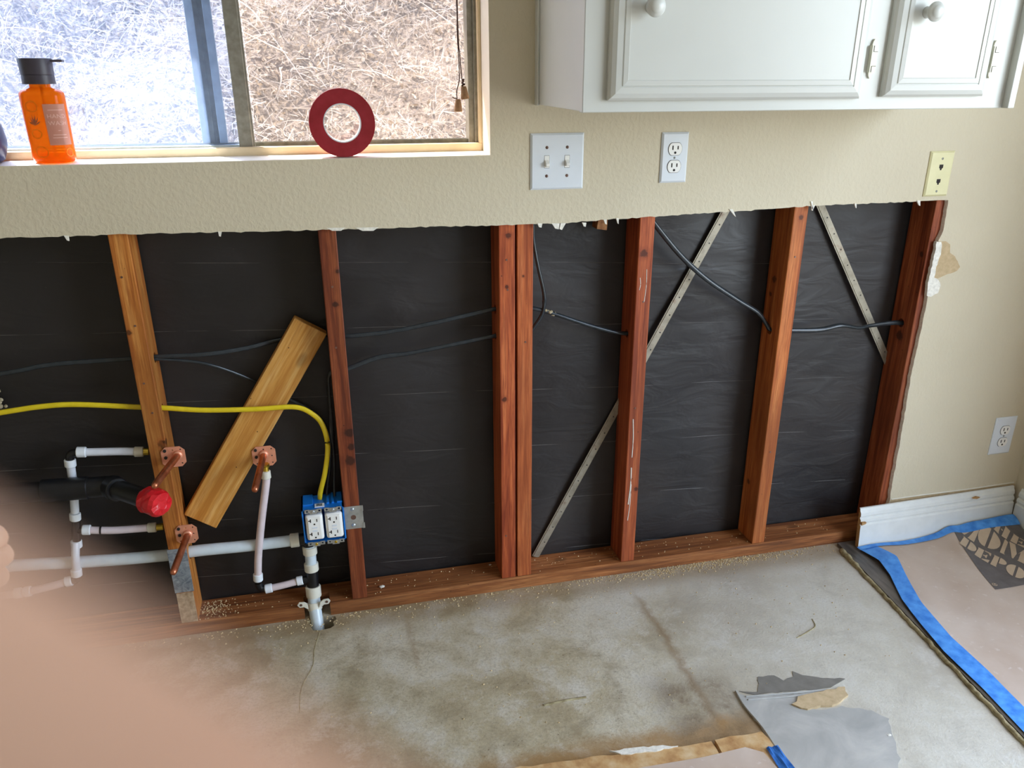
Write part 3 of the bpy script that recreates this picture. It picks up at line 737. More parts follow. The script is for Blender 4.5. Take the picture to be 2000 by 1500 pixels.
# nail heads
for st, pts in ((sA, ((.012, .905), (.02, .80), (.016, .67), (.022, .60))), (sB, ((.016, .72), (.02, .86))), (sC, ((.018, .90), (.02, .83), (.012, .17))), (sD, ((.02, .70),)), (sE, ((.02, .78), (.015, .50))), (sF, ((.018, .87), (.02, .33))), (sG, ((.03, .88), (.03, .40)))):
    for dx, z in pts:
        k = [q for q in 'ABCDEFG'][(sA, sB, sC, sD, sE, sF, sG).index(st)]
        bm = B(); cyl(bm, (STUDX[k] + dx, FY - .0012, z), (STUDX[k] + dx, FY + .004, z), 0.0024, 8); obj('nail_head', bm, M_SCREW, st)

# bottom plate, notched for the riser
bm = B()
slab(bm, [[(-2.25, FY), (-0.166, FY), (-0.166, 0.062), (-0.101, 0.062), (-0.101, FY), (1.545, FY), (1.545, BY - .0005), (-2.25, BY - .0005)]], lambda x, y: Vector((x, y, 0.0002)), (0, 0, 0.0376))
plate = obj('bottom_plate', bm, W_P, origin=(0, 0.05, 0)); tag(plate, 'long horizontal wooden bottom plate the studs stand on', 'bottom plate')

# diagonal blocking board in the first bay
board = [(-0.1129, 0.7809), (-0.0445, 0.738), (-0.352, 0.2648), (-0.4195, 0.312)]
bm = B(); slab(bm, [board], lambda x, z: Vector((x, 0.062, z)), (0, 0.030, 0))
bmesh.ops.bevel(bm, geom=list(bm.edges), offset=0.002, segments=2, profile=.5, affect='EDGES')
brd = obj('blocking_board', bm, W_BRD); tag(brd, 'pale yellow board wedged diagonally between the two left studs', 'board')

# diagonal metal bracing straps with nail holes
def strap(a, b, label, w=0.021):
    a = Vector(a); b = Vector(b); d = (b - a).normalized(); n = Vector((-d.z, 0, d.x)); y = BY - 0.008
    bm = B(); L = (b - a).length
    lo = [a + n * (w / 2), b + n * (w / 2), b - n * (w / 2), a - n * (w / 2)]
    m = int(L / 0.05); holes = []
    for k in range(1, m):
        c = a + d * (k * L / m) + n * (w * .16)
        holes.append([(c.x + .0021 * math.cos(t * math.pi / 4), c.z + .0021 * math.sin(t * math.pi / 4)) for t in range(8)])
    slab(bm, [[(p.x, p.z) for p in lo]] + holes, lambda x, z: Vector((x, y, z)), (0, 0.0016, 0))
    o = obj('bracing_strap', bm, M_STRAP, origin=(min(a.x, b.x), y, min(a.z, b.z))); tag(o, label, 'metal strap')
    # the raised rib and folded flange of the strap
    bm = B(); q = n * (-w * .22)
    slab(bm, [[((a + q + n * .0025).x, (a + q + n * .0025).z), ((b + q + n * .0025).x, (b + q + n * .0025).z), ((b + q - n * .0025).x, (b + q - n * .0025).z), ((a + q - n * .0025).x, (a + q - n * .0025).z)]], lambda x, z: Vector((x, y - .0016, z)), (0, 0.0018, 0))
    obj('rib', bm, M_STRAP, o)
    return o
strap((0.958, 0, 0.99), (0.4665, 0, 0.040), 'long galvanised strap crossing behind the russet stud to the bottom plate')
strap((1.211, 0, 0.99), (1.512, 0, 0.520), 'short rusty strap slanting down towards the rightmost stud')

# small wood scrap hanging at the top of the narrow bay
bm = B(); slab(bm, [[(.598, 1.06), (.640, 1.06), (.630, .978), (.628, .948), (.603, .952), (.606, .975)]], lambda x, z: Vector((x, .062, z)), (0, .036, 0))
scrap = obj('wood_scrap', bm, W_SCRAP); tag(scrap, 'splintered brown wood end showing at the top of the narrow bay', 'wood scrap')

# ------------------------------------------------------------------ cables
def cable(name, pts, r, mat, label, cat='cable', flat=1.0, tw=None, group=None, n=10):
    bm = B(); tube(bm, catmull(pts, n), r, 10, flat=flat, twist=tw)
    o = obj(name, bm, mat, smooth=True); tag(o, label, cat, group); return o
Y = 0.060
GRPC = 'old black cables threaded through the studs'
cable('electrical_cable', [(-1.5, Y, .66), (-1.0, Y, .685), (-0.7317, Y, .7007), (-0.6294, Y, .7131), (-0.4755, Y, .7135), (-0.42, Y, .714), (-0.3152, Y, .7114), (-0.2269, .080, .7129), (-0.160, .0975, .7205), (-0.10, .0978, .7250), (-0.055, .0940, .728), (-0.03, Y + .012, .7295), (0.0076, Y, .7308), (0.0977, Y, .7342), (0.2071, Y, .7490), (0.3412, Y, .7715), (0.365, Y, .772)], 0.0052, M_CABLE, 'black cable running from the far left stud to the middle pair, upper of two', group=GRPC, flat=.55)
cable('electrical_cable', [(-0.455, Y + .002, .7085), (-0.4166, Y, .7080), (-0.3188, Y + .01, .6861), (-0.2259, .0960, .6297), (-0.15, .0978, .575), (-0.0855, .0960, .5281), (-0.062, .088, .47), (-0.066, .080, .40), (-0.080, .060, .335), (-0.080, .055, .316)], 0.0036, M_CABLE, 'thin black cable sagging behind the diagonal board', group=GRPC, flat=.8)
cable('electrical_cable', [(0.365, Y, .706), (0.3517, Y, .7055), (0.2419, Y, .6905), (0.1428, Y, .6776), (0.0698, Y, .6732), (0.0015, Y, .6532), (-0.02, Y, .648), (-0.046, Y + .01, .640), (-0.0525, .078, .60), (-0.0540, .080, .50), (-0.0555, .078, .41), (-0.062, .065, .345), (-0.064, .055, .318)], 0.0060, M_CABLE, 'black cable from the middle pair down into the blue box, lower of two', group=GRPC, flat=.6, tw=lambda t: 0.5 * math.sin(t * 9))
cable('electrical_cable', [(0.440, .050, 1.08), (0.442, .055, 1.0), (0.4452, Y, .9436), (0.4575, Y - .004, .8703), (0.4725, Y - .006, .8010), (0.4695, Y - .004, .7566), (0.4480, Y, .7194), (0.4365, Y + .004, .700)], 0.0046, M_CABLE, 'short black cable looping beside the middle pair of studs', group=GRPC, flat=1.3)
c5 = cable('electrical_cable', [(0.415, Y, .7705), (0.4451, Y, .7685), (0.4969, Y, .7523), (0.5902, Y, .7159), (0.66, Y, .693), (0.6919, Y, .687), (0.712, Y, .686)], 0.0052, M_CABLE, 'black cable with a plaster lump in the narrow bay', group=GRPC, flat=1.3)
bm = B()
for k in range(9):
    bmesh.ops.create_icosphere(bm, subdivisions=1, radius=random.uniform(.003, .0055), matrix=Matrix.Translation((0.474 + k * .0035, Y - .004 + random.uniform(-.003, .003), 0.7605 - k * .0012 + random.uniform(-.004, .004))))
obj('plaster_lump', bm, M_PLASTER, c5)
cable('electrical_cable', [(0.66, .055, 1.06), (0.72, .055, 0.995), (0.7509, .057, .9549), (0.8240, .058, .8768), (0.8987, .058, .8148), (0.9903, Y, .7562), (1.0531, Y, .7181), (1.082, Y, .685), (1.0935, Y, .670), (1.112, Y, .664)], 0.0054, M_CABLE, 'black cable crossing in front of the long metal strap', group=GRPC, flat=1.25, tw=lambda t: t * 4)
cable('electrical_cable', [(1.112, Y, .667), (1.1316, Y, .664), (1.1609, Y, .6605), (1.2426, Y - .004, .6587), (1.3034, Y - .006, .6673), (1.36, Y - .004, .6560), (1.3999, Y, .6577), (1.47, Y, .661), (1.4960, Y, .659), (1.515, Y, .659)], 0.0050, M_CABLE, 'black cable crossing in front of the short rusty strap', group=GRPC, flat=1.35, tw=lambda t: t * 6)
yc = cable('electrical_cable', [(-1.4, .045, .56), (-1.0, .045, .595), (-0.7456, .045, .6179), (-0.6639, .045, .6243), (-0.5927, .045, .6223), (-0.4700, .045, .6044), (-0.4121, .045, .5963), (-0.3318, .045, .5834), (-0.2204, .045, .5751), (-0.1344, .045, .5719), (-0.0955, .043, .5511), (-0.0747, .043, .5199), (-0.0676, .043, .4653), (-0.0796, .043, .3978), (-0.096, .045, .342), (-0.100, .047, .3150)], 0.0062, M_YEL, 'bright yellow cable looping down into the blue box', flat=.6)
yc.data.materials[0] = M_YEL.m

# dried foam at the left frame edge
bm = B()
for k in range(16):
    bmesh.ops.create_icosphere(bm, subdivisions=1, radius=random.uniform(.004, .010), matrix=Matrix.Translation((-0.772 + k * .0010 + random.uniform(-.006, .006), BY - .002, 0.70 - k * .0060 + random.uniform(-.004, .004))))
fo = obj('dried_adhesive', bm, M_PLASTER); tag(fo, 'tan lumps of dried adhesive on the felt at the far left', 'adhesive')

# ------------------------------------------------------------------ plumbing
def ring(parent, c, d, r, L, mat, name='expansion_ring'):
    c = Vector(c); d = Vector(d).normalized()
    bm = B(); cyl(bm, c - d * (L / 2), c + d * (L / 2), r, 20, 0.0015); return obj(name, bm, mat, parent, smooth=True, angle=35)
def pipe(parent, pts, r, mat, name='pipe', n=8, seg=16):
    bm = B(); tube(bm, catmull(pts, n), r, seg); return obj(name, bm, mat, parent, smooth=True, angle=50)
PY = 0.057
# main large line and riser
main = thing('water_line', (-0.138, 0.0, 0.0), 'thick milky water line rising from the slab and running left along the wall', 'water pipe')
pipe(main, [(-1.5, PY, .262), (-1.0, PY, .243), (-0.8128, PY, .2323), (-0.62, PY, .2165), (-0.4743, PY, .2100), (-0.40, PY, .2120), (-0.28, PY, .2085), (-0.158, PY, .2085)], 0.0145, M_PEXB)
ring(main, (-0.171, PY, .2085), (1, 0, 0), 0.0180, 0.022, M_RINGW)
bm = B(); cyl(bm, (-0.163, PY, .2085), (-0.125, PY, .2085), 0.0150, 18, .001); cyl(bm, (-0.137, PY - .006, .190), (-0.137, PY, .2225), 0.0150, 18, .001); obj('tee', bm, M_BLACKP, main, smooth=True, angle=40)
pipe(main, [(-0.137, PY - .006, .196), (-0.137, .050, .165), (-0.138, .047, .120)], 0.0140, M_PEXB)
ring(main, (-0.137, PY - .006, .178), (0, 0.08, 1), 0.0178, 0.022, M_RINGW)
ring(main, (-0.1378, .0485, .130), (0, 0.08, 1), 0.0178, 0.022, M_RINGW)
bm = B(); cyl(bm, (-0.138, .0475, .122), (-0.139, .042, .072), 0.0152, 18, .001); cyl(bm, (-0.139, .044, .098), (-0.165, .044, .096), 0.0095, 14, .001); obj('tee', bm, M_BLACKP, main, smooth=True, angle=40)
ring(main, (-0.1393, .040, .062), (0, .12, 1), 0.0192, 0.030, M_RINGW)
pipe(main, [(-0.1395, .038, .058), (-0.140, .030, .032), (-0.1385, .014, .006), (-0.136, -.004, -.030), (-0.135, -.014, -.075)], 0.0158, M_PEXB)
bm = B(); cyl(bm, (-0.1405, .031, .034), (-0.1395, .024, .016), 0.0185, 20, .001)
cl = obj('pipe_clamp', bm, M_RINGW, main, smooth=True, angle=40)
for s in (-1, 1):
    bm = B(); slab(bm, [[(-0.140 + s * .016, .046), (-0.140 + s * .024, .052), (-0.140 + s * .036, .053), (-0.140 + s * .041, .046), (-0.140 + s * .036, .0385), (-0.140 + s * .025, .0385), (-0.140 + s * .015, .030)]], lambda x, z: Vector((x, .008, z)), (0, .004, 0)); obj('clamp_ear', bm, M_RINGW, cl)
    bm = B(); cyl(bm, (-0.140 + s * .032, .0068, .046), (-0.140 + s * .032, .009, .046), .0035, 10); obj('screw', bm, M_SCREW, cl)

def stub(name, base, tip, flange_c, fw, fh, label, rot=0.0, deep=0.0):
    base = Vector(base); tip = Vector(tip)
    t = thing('copper_stub_out', base, label, 'copper pipe', 'copper stub-outs')
    x, y, z = flange_c; c = 0.010
    pl = [(x - fw / 2 + c, z - fh / 2), (x + fw / 2 - c, z - fh / 2), (x + fw / 2, z - fh / 2 + c), (x + fw / 2, z + fh / 2 - c), (x + fw / 2 - c, z + fh / 2), (x - fw / 2 + c, z + fh / 2), (x - fw / 2, z + fh / 2 - c), (x - fw / 2, z - fh / 2 + c)]
    holes = []
    for sx, sz in ((-1, 1), (0, 1), (1, 1), (1, 0), (1, -1), (-1, -1), (-1, 0)):
        cx, cz = x + sx * (fw / 2 - .009), z + sz * (fh / 2 - .008)
        holes.append([(cx + .0019 * math.cos(q * math.pi / 4), cz + .0019 * math.sin(q * math.pi / 4)) for q in range(8)])
    bm = B(); slab(bm, [pl] + holes, lambda a, b: Vector((a, y, b)), (0, 0.0016, 0)); fl = obj('flange', bm, M_COP, t)
    for sz in (1, 0):
        bm = B(); cyl(bm, (x - fw / 2 + .009, y - .003, z + sz * (fh / 2 - .008)), (x - fw / 2 + .009, y + .003, z + sz * (fh / 2 - .008)), .0036, 10); obj('screw', bm, M_HOLE, fl)
    d = (tip - base).normalized(); L = (tip - base).length; r = 0.0080
    bm = B(); lathe(bm, [(r, -0.004), (r, L - .012), (r * .93, L - .006), (r * .72, L - .002), (r * .35, L), (0, L)], base, d, 18); obj('pipe', bm, M_COP2, t, smooth=True, angle=70)
    bm = B(); lathe(bm, [(r + .0032, 0), (r + .0025, .003), (r, .0055)], base + Vector((0, -.0005, 0)), (0, -1, 0), 18); obj('solder_collar', bm, M_COP, t, smooth=True)
    return t
stub('a', (-0.399, .0095, .494), (-0.4373, -.105, .474), (-0.4085, .0095, .490), .051, .050, 'upper copper stub-out on the leftmost stud above the red taped pipe')
stub('b', (-0.408, .0095, .2875), (-0.4336, -.100, .2497), (-0.4105, .0095, .2875), .049, .050, 'lower copper stub-out on the leftmost stud over the nail plate')
stub('c', (-0.218, .0590, .452), (-0.2389, -.052, .4117), (-0.2175, .0590, .447), .054, .052, 'copper stub-out screwed to the diagonal board')

# centre branch
br = thing('water_branch', (-0.22, .05, .08), 'thin milky pipe from the board stub-out down to the riser tee', 'water pipe')
bm = B(); cyl(bm, (-0.217, .050, .424), (-0.2175, .048, .408), .0075, 14, .001); cyl(bm, (-0.217, .052, .43), (-0.217, .053, .421), .0095, 6); obj('brass_adapter', bm, M_BRASS, br)
ring(br, (-0.218, .047, .404), (0.02, .05, 1), .0115, .020, M_RINGW)
pipe(br, [(-0.218, .047, .410), (-0.2190, .046, .3869), (-0.2350, .042, .315), (-0.2490, .040, .2489), (-0.2620, .042, .18), (-0.2695, .045, .122)], .0092, M_PEXR)
ring(br, (-0.2695, .045, .122), (0.08, 0, 1), .0118, .020, M_RING)
bm = B(); tube(bm, catmull([(-0.2705, .045, .115), (-0.2705, .045, .100), (-0.266, .045, .088), (-0.252, .045, .085)], 6), .0090, 14); obj('elbow', bm, M_BLACKP, br, smooth=True, angle=50)
ring(br, (-0.2480, .045, .0845), (1, 0, .08), .0118, .018, M_RING)
pipe(br, [(-0.252, .045, .0840), (-0.215, .044, .0885), (-0.165, .044, .0965)], .0088, M_PEXR)
ring(br, (-0.170, .044, .0960), (1, 0, .10), .0118, .016, M_RING)

# left branch
lb = thing('water_branch', (-0.64, .057, .15), 'thin milky pipe ladder left of the golden stud with black elbows and tee', 'water pipe')
bm = B(); cyl(bm, (-0.468, PY, .4885), (-0.482, PY, .4898), .0085, 12, .001); obj('brass_adapter', bm, M_BRASS, lb)
ring(lb, (-0.4895, PY, .4905), (1, 0, -.1), .0118, .020, M_RINGW)
pipe(lb, [(-0.485, PY, .4900), (-0.53, PY, .4960), (-0.5865, PY, .5005), (-0.612, PY, .5030)], .0092, M_PEX)
ring(lb, (-0.6085, PY, .5030), (1, 0, -.1), .0122, .020, M_RING)
bm = B(); tube(bm, catmull([(-0.612, PY, .503), (-0.627, PY, .502), (-0.634, PY, .495), (-0.636, PY, .480)], 6), .0092, 14); obj('elbow', bm, M_BLACKP, lb, smooth=True, angle=50)
ring(lb, (-0.6365, PY, .4790), (.1, 0, 1), .0122, .018, M_RING)
pipe(lb, [(-0.6362, PY, .486), (-0.6385, PY, .4520), (-0.6443, PY + .004, .4067), (-0.6510, PY, .352)], .0092, M_PEX)
ring(lb, (-0.6525, PY, .3420), (.13, 0, 1), .0122, .018, M_RING)
bm = B(); cyl(bm, (-0.6520, PY, .342), (-0.6620, PY, .272), .0092, 14, .001); cyl(bm, (-0.6575, PY, .3065), (-0.636, PY, .3040), .0088, 14, .001); obj('tee', bm, M_BLACKP, lb, smooth=True, angle=40)
ring(lb, (-0.6355, PY, .3040), (1, 0, -.12), .0122, .018, M_RING)
pipe(lb, [(-0.640, PY, .3045), (-0.60, PY, .2975), (-0.5637, PY, .2936), (-0.492, PY, .2905)], .0090, M_PEXR)
bm = B(); cyl(bm, (-0.6075, PY, .2990), (-0.6035, PY, .2985), .0096, 14); obj('marker_band', bm, M_BLACKP, lb)
ring(lb, (-0.4935, PY, .2905), (1, 0, -.05), .0118, .020, M_RINGW)
bm = B(); cyl(bm, (-0.486, PY, .290), (-0.468, PY, .2895), .0085, 12, .001); obj('brass_adapter', bm, M_BRASS, lb)
ring(lb, (-0.6635, PY, .2700), (.1, 0, 1), .0122, .018, M_RING)
pipe(lb, [(-0.6630, .050, .276), (-0.6660, .036, .245), (-0.6700, .036, .214)], .0092, M_PEX)
ring(lb, (-0.6715, .036, .205), (.1, 0, 1), .0122, .018, M_RING)
bm = B(); tube(bm, catmull([(-0.6715, .036, .208), (-0.674, .036, .192), (-0.681, .036, .185), (-0.69, .036, .184)], 6), .0088, 12); obj('elbow', bm, M_BLACKP, lb, smooth=True, angle=50)
ring(lb, (-0.692, .036, .1835), (1, 0, .12), .0122, .016, M_RING)
pipe(lb, [(-0.688, .036, .184), (-0.735, .036, .176), (-0.785, .036, .1695), (-0.86, .036, .166), (-1.05, .036, .160)], .0090, M_PEXR)
ring(lb, (-0.783, .036, .1700), (1, 0, .08), .0122, .016, M_RING)
ring(lb, (-0.803, .036, .1690), (1, 0, .08), .0122, .016, M_RING)

# black drain pipe with red taped end
dr = thing('drain_pipe', (-0.6, .05, .40), 'fat black drain pipe with a red taped end pointing into the room', 'drain pipe')
pipe(dr, [(-1.5, .034, .435), (-1.0, .034, .432), (-0.60, .034, .424)], .0225, M_ABS, seg=24)
bm = B(); cyl(bm, (-0.70, .034, .427), (-0.603, .034, .4235), .0262, 24, .002); obj('coupling', bm, M_ABS, dr, smooth=True, angle=40)
bm = B(); tube(bm, catmull([(-0.606, .034, .4235), (-0.575, .034, .4225), (-0.556, .030, .4235), (-0.545, .018, .4245)], 6), .0240, 20); obj('elbow', bm, M_ABS, dr, smooth=True, angle=50)
bm = B(); cyl(bm, (-0.553, .026, .4240), (-0.536, .003, .4245), .0275, 24, .002); obj('elbow_hub', bm, M_ABS, dr, smooth=True, angle=40)
pipe(dr, [(-0.548, .018, .424), (-0.500, -.026, .4245), (-0.4550, -.066, .4240)], .0222, M_ABS, seg=24)
bm = B(); rr = random.Random(5)
d = Vector((.72, -.66, -.02)).normalized(); s = d.cross(Vector((0, 0, 1))).normalized(); u = s.cross(d)
base = Vector((-0.4660, -.056, .4240)); rings = []
for (h, r) in ((0, .0275), (.006, .0305), (.016, .0290), (.027, .0312), (.040, .0300), (.049, .0262), (.051, .012)):
    rings.append([bm.verts.new(base + d * (h + rr.uniform(-.0018, .0018)) + (s * math.cos(k * math.pi / 9) + u * math.sin(k * math.pi / 9)) * r * rr.uniform(.94, 1.06)) for k in range(18)])
for a, b in zip(rings, rings[1:]):
    for k in range(18): bm.faces.new((a[k], a[(k + 1) % 18], b[(k + 1) % 18], b[k]))
bm.faces.new(rings[-1])
obj('tape_cap', bm, M_RED, dr, label='wrinkled bright red tape')

# nail plate on the golden stud and the plastic below
bm = B(); box(bm, STUDX['A'] - .003, STUDX['A'] + .0405, FY - .0022, FY - .0004, .128, .250, .0004)
np_ = obj('nail_plate', bm, M_GALV); tag(np_, 'grey galvanised nail plate low on the golden stud', 'metal plate')
bm = B(); box(bm, STUDX['A'] - .001, STUDX['A'] + .038, FY - .0022, FY - .0004, .040, .126, .0004)
sh = obj('plastic_shim', bm, M_PLAST); tag(sh, 'crinkled clear plastic strip below the nail plate', 'plastic strip')

# ------------------------------------------------------------------ blue two-gang box with receptacles
bx = thing('outlet_box', (-0.094, .04, .228), 'blue plastic two-gang electrical box on the dark reddish stud', 'electrical box')
x0, x1, z0, z1 = -0.1440, -0.0440, 0.2270, 0.3220; yb = .072; t = .0035
bm = B()
box(bm, x0, x1, yb - t, yb, z0, z1); box(bm, x0, x0 + t, -0.001, yb, z0, z1); box(bm, x1 - t, x1, -0.001, yb, z0, z1)
box(bm, x0, x1, -0.001, yb, z0, z0 + t); box(bm, x0, x1, -0.001, yb, z1 - t, z1)
body = obj('box_shell', bm, M_BLUE, bx)
for (a, b) in ((x0 + .004, x0 + .028), (x0 + .060, x0 + .066), (x0 + .072, x0 + .078), (x0 + .085, x0 + .098)):
    bm = B(); box(bm, a, b, .016, yb - .004, z1 - .0005, z1 + .0045, .0008); obj('rib', bm, M_BLUE, body)
bm = B(); box(bm, x0 + .032, x0 + .055, .004, .020, z1 - .0005, z1 + .0025); lbp = obj('approval_label', bm, M_PLASTIC, body, label='small white label with a grey code')
for k in range(5):
    bm = B(); box(bm, x0 + .036, x0 + .050, .006 + k * .0025, .0075 + k * .0025, z1 + .0024, z1 + .0031); obj('label_line', bm, M_BARCODE, lbp)
for k in range(2):
    cx = x0 + .0275 + k * .0465; cz = (z0 + z1) / 2 - .002
    rc = obj('receptacle', (lambda b: (box(b, cx - .0205, cx + .0205, -.0075, .02, cz - .0345, cz + .0345, .006, 3), b)[1])(B()), M_PLASTIC2, bx, smooth=True, angle=40, label='white receptacle')
    obj('face', (lambda b: (box(b, cx - .0160, cx + .0160, -.0095, -.006, cz - .031, cz + .031, .002, 2), b)[1])(B()), M_PLASTIC2, rc)
    for sz in (1, -1):
        zc = cz + sz * .0185
        for q in ((-.0085, .0035, .0012, .0045), (-.0105, .0035, .0030, .0012), (.0065, .0035, .0010, .0040)):
            bm = B(); box(bm, cx + q[0] - q[2], cx + q[0] + q[2], -.0100, -.0092, zc + q[1] - q[3], zc + q[1] + q[3]); obj('slot', bm, M_HOLE, rc)
        bm = B(); cyl(bm, (cx, -.0100, zc - .0065), (cx, -.0092, zc - .0065), .0022, 10); obj('slot', bm, M_HOLE, rc)
    for sx in (-1, 1):
        bm = B(); box(bm, cx - .006 + sx * .0, cx + .006, -.0102, -.0092, cz - .004 + sx * .0045, cz + .000 + sx * .0045); obj('button', bm, M_PLASTIC, rc)
    for sz in (1, -1):
        zc = cz + sz * .0452
        bm = B(); box(bm, cx - .0085, cx + .0085, -.0055, -.0030, zc - .007, zc + .004)
        for sx in (-1, 1):
            nr = []
            cxx = cx + sx * .0145
            slab(bm, [[(cxx - .0058, zc - .004), (cxx + .0058, zc - .004), (cxx + .0058, zc + .0055), (cxx - .0058, zc + .0055)], [(cxx + .0026 * math.cos(a * math.pi / 4), zc + .0007 + .0026 * math.sin(a * math.pi / 4)) for a in range(8)]], lambda a, b: Vector((a, -.0055, b)), (0, .0016, 0))
        yk = obj('mounting_ear', bm, M_STEEL, rc)
        bm = B(); cyl(bm, (cx, -.0080, zc - .001), (cx, -.0050, zc - .001), .0033, 12, .0006); obj('screw', bm, M_BRASS if sz < 0 else M_SILVER, yk)
bm = B(); box(bm, -0.0440, 0.0015, .0105, .0122, .2475, .3105, .0004); box(bm, -.0015, .0025, .0090, .0122, .296, .3105); box(bm, -.0015, .0040, .0090, .0122, .2475, .262)
bk = obj('mounting_bracket', bm, M_STEEL, bx, label='galvanised bracket screwed to the stud')
for z in (.3025, .2580):
    bm = B(); lathe(bm, [(.0048, 0), (.0046, .0012), (.0030, .0028), (0, .0032)], (-0.0235, .0106, z), (0, -1, 0), 12); obj('screw', bm, M_SILVER, bk, smooth=True)
bm = B(); cyl(bm, (-0.0225, .0098, .280), (-0.0225, .0107, .280), .0065, 14); obj('screw_hole', bm, M_SCREW, bk)

# ------------------------------------------------------------------ wall plates
def plate_body(t, cx, cz, w, h, mat):
    bm = B(); d = .0055; b = .004
    vs = [[bm.verts.new((cx + sx * (w / 2 - i), -y, cz + sz * (h / 2 - i))) for sx, sz in ((-1, -1), (1, -1), (1, 1), (-1, 1))] for i, y in ((0, 0.0002), (0, .0022), (b, d))]
    for a, c in zip(vs, vs[1:]):
        for k in range(4): bm.faces.new((a[k], a[(k + 1) % 4], c[(k + 1) % 4], c[k]))
    bm.faces.new(vs[-1]); bm.faces.new(vs[0][::-1])
    return obj('cover_plate', bm, mat, t)
def screw(t, x, z, mat, r=.0030):
    bm = B(); lathe(bm, [(r, 0), (r, .0008), (r * .6, .0016), (0, .0018)], (x, -.0053, z), (0, -1, 0), 12); s = obj('screw', bm, mat, t, smooth=True)
    bm = B(); box(bm, x - .0003, x + .0003, -.0073, -.0062, z - r * .8, z + r * .8); obj('screw_slot', bm, M_HOLE, s)
# double toggle switch
cx, cz = 0.4826, 1.1153
sw = thing('light_switch', (cx, 0, cz - .06), 'white double toggle switch plate under the corner of the white cabinet', 'light switch')
plate_body(sw, cx, cz, .1215, .1190, M_PLASTIC)
for sx in (-1, 1):
    x = cx + sx * .0232 - .001
    for sz in (-1, 1): screw(sw, x, cz + sz * .0300, M_SCREW, .0034)
    bm = B(); box(bm, x - .0056, x + .0056, -.0061, -.0050, cz - .0130, cz + .0130, .0004); tf = obj('toggle_bezel', bm, M_PLASTIC2, sw)
    bm = B(); box(bm, x - .0058, x + .0058, -.0059, -.0056, cz - .0134, cz + .0134); obj('bezel_gap', bm, M_HOLE, tf)
    bm = B(); slab(bm, [[(-.0058, cz + .004), (-.0058, cz - .0095), (-.0125, cz - .0105 if sx < 0 else cz - .0085), (-.0160, cz - .0080 if sx < 0 else cz - .006), (-.0155, cz - .0035)]], lambda y, z: Vector((x - .0036, y, z)), (.0072, 0, 0)); obj('toggle', bm, M_PLASTIC2, tf)
# duplex outlets
def duplex(cx, cz, w, h, label, tilt=0):
    t = thing('duplex_outlet', (cx, 0, cz - h / 2), label, 'outlet', 'white duplex wall outlets')
    plate_body(t, cx, cz, w, h, M_PLASTIC)
    for sz in (1, -1):
        zc = cz + sz * .0190
        def shape(r, hh): return [(cx + px, zc + pz) for px, pz in [(r * math.cos(a), max(-hh, min(hh, r * math.sin(a)))) for a in [k * math.pi / 14 for k in range(28)]]]
        bm = B(); slab(bm, [shape(.0172, .0142)], lambda x, z: Vector((x, -.0060, z)), (0, .001, 0)); gap = obj('outline_gap', bm, M_HOLE, t)
        bm = B(); slab(bm, [shape(.0162, .0134)], lambda x, z: Vector((x, -.0074, z)), (0, .002, 0)); fc = obj('socket_face', bm, M_PLASTIC2, t)
        for dx, hh in ((-.0062, .0046), (.0062, .0038)):
            bm = B(); box(bm, cx + dx - .0013, cx + dx + .0013, -.0079, -.0072, zc + .0030 - hh, zc + .0030 + hh); obj('slot', bm, M_HOLE, fc)
        bm = B(); cyl(bm, (cx, -.0079, zc - .0078), (cx, -.0072, zc - .0078), .0027, 12); obj('ground_slot', bm, M_HOLE, fc)
    screw(t, cx, cz, M_STEEL, .0026)
    return t
duplex(0.7595, 1.1174, .0650, .1100, 'white duplex outlet below the middle of the white cabinet')
duplex(1.8690, 0.3058, .0735, .1190, 'white duplex outlet low on the wall right of the torn edge')
# telephone plate
cx, cz = 1.4744, 1.0633
ph = thing('phone_plate', (cx, 0, cz - .055), 'ivory telephone plate with two jacks above the torn corner', 'phone jack')
plate_body(ph, cx, cz, .0690, .1085, M_IVORY)
for z in (.0165, -.0185):
    bm = B(); slab(bm, [[(cx - .0055, cz + z + .006), (cx + .0055, cz + z + .006), (cx + .0055, cz + z - .002), (cx + .0025, cz + z - .004), (cx + .0020, cz + z - .0075), (cx - .0020, cz + z - .0075), (cx - .0025, cz + z - .004), (cx - .0055, cz + z - .002)]], lambda a, b: Vector((a, -.0058, b)), (0, .0006, 0)); obj('jack_opening', bm, M_HOLE, ph)
for z in (.0365, -.0420): screw(ph, cx, cz + z, M_STEEL, .0028)

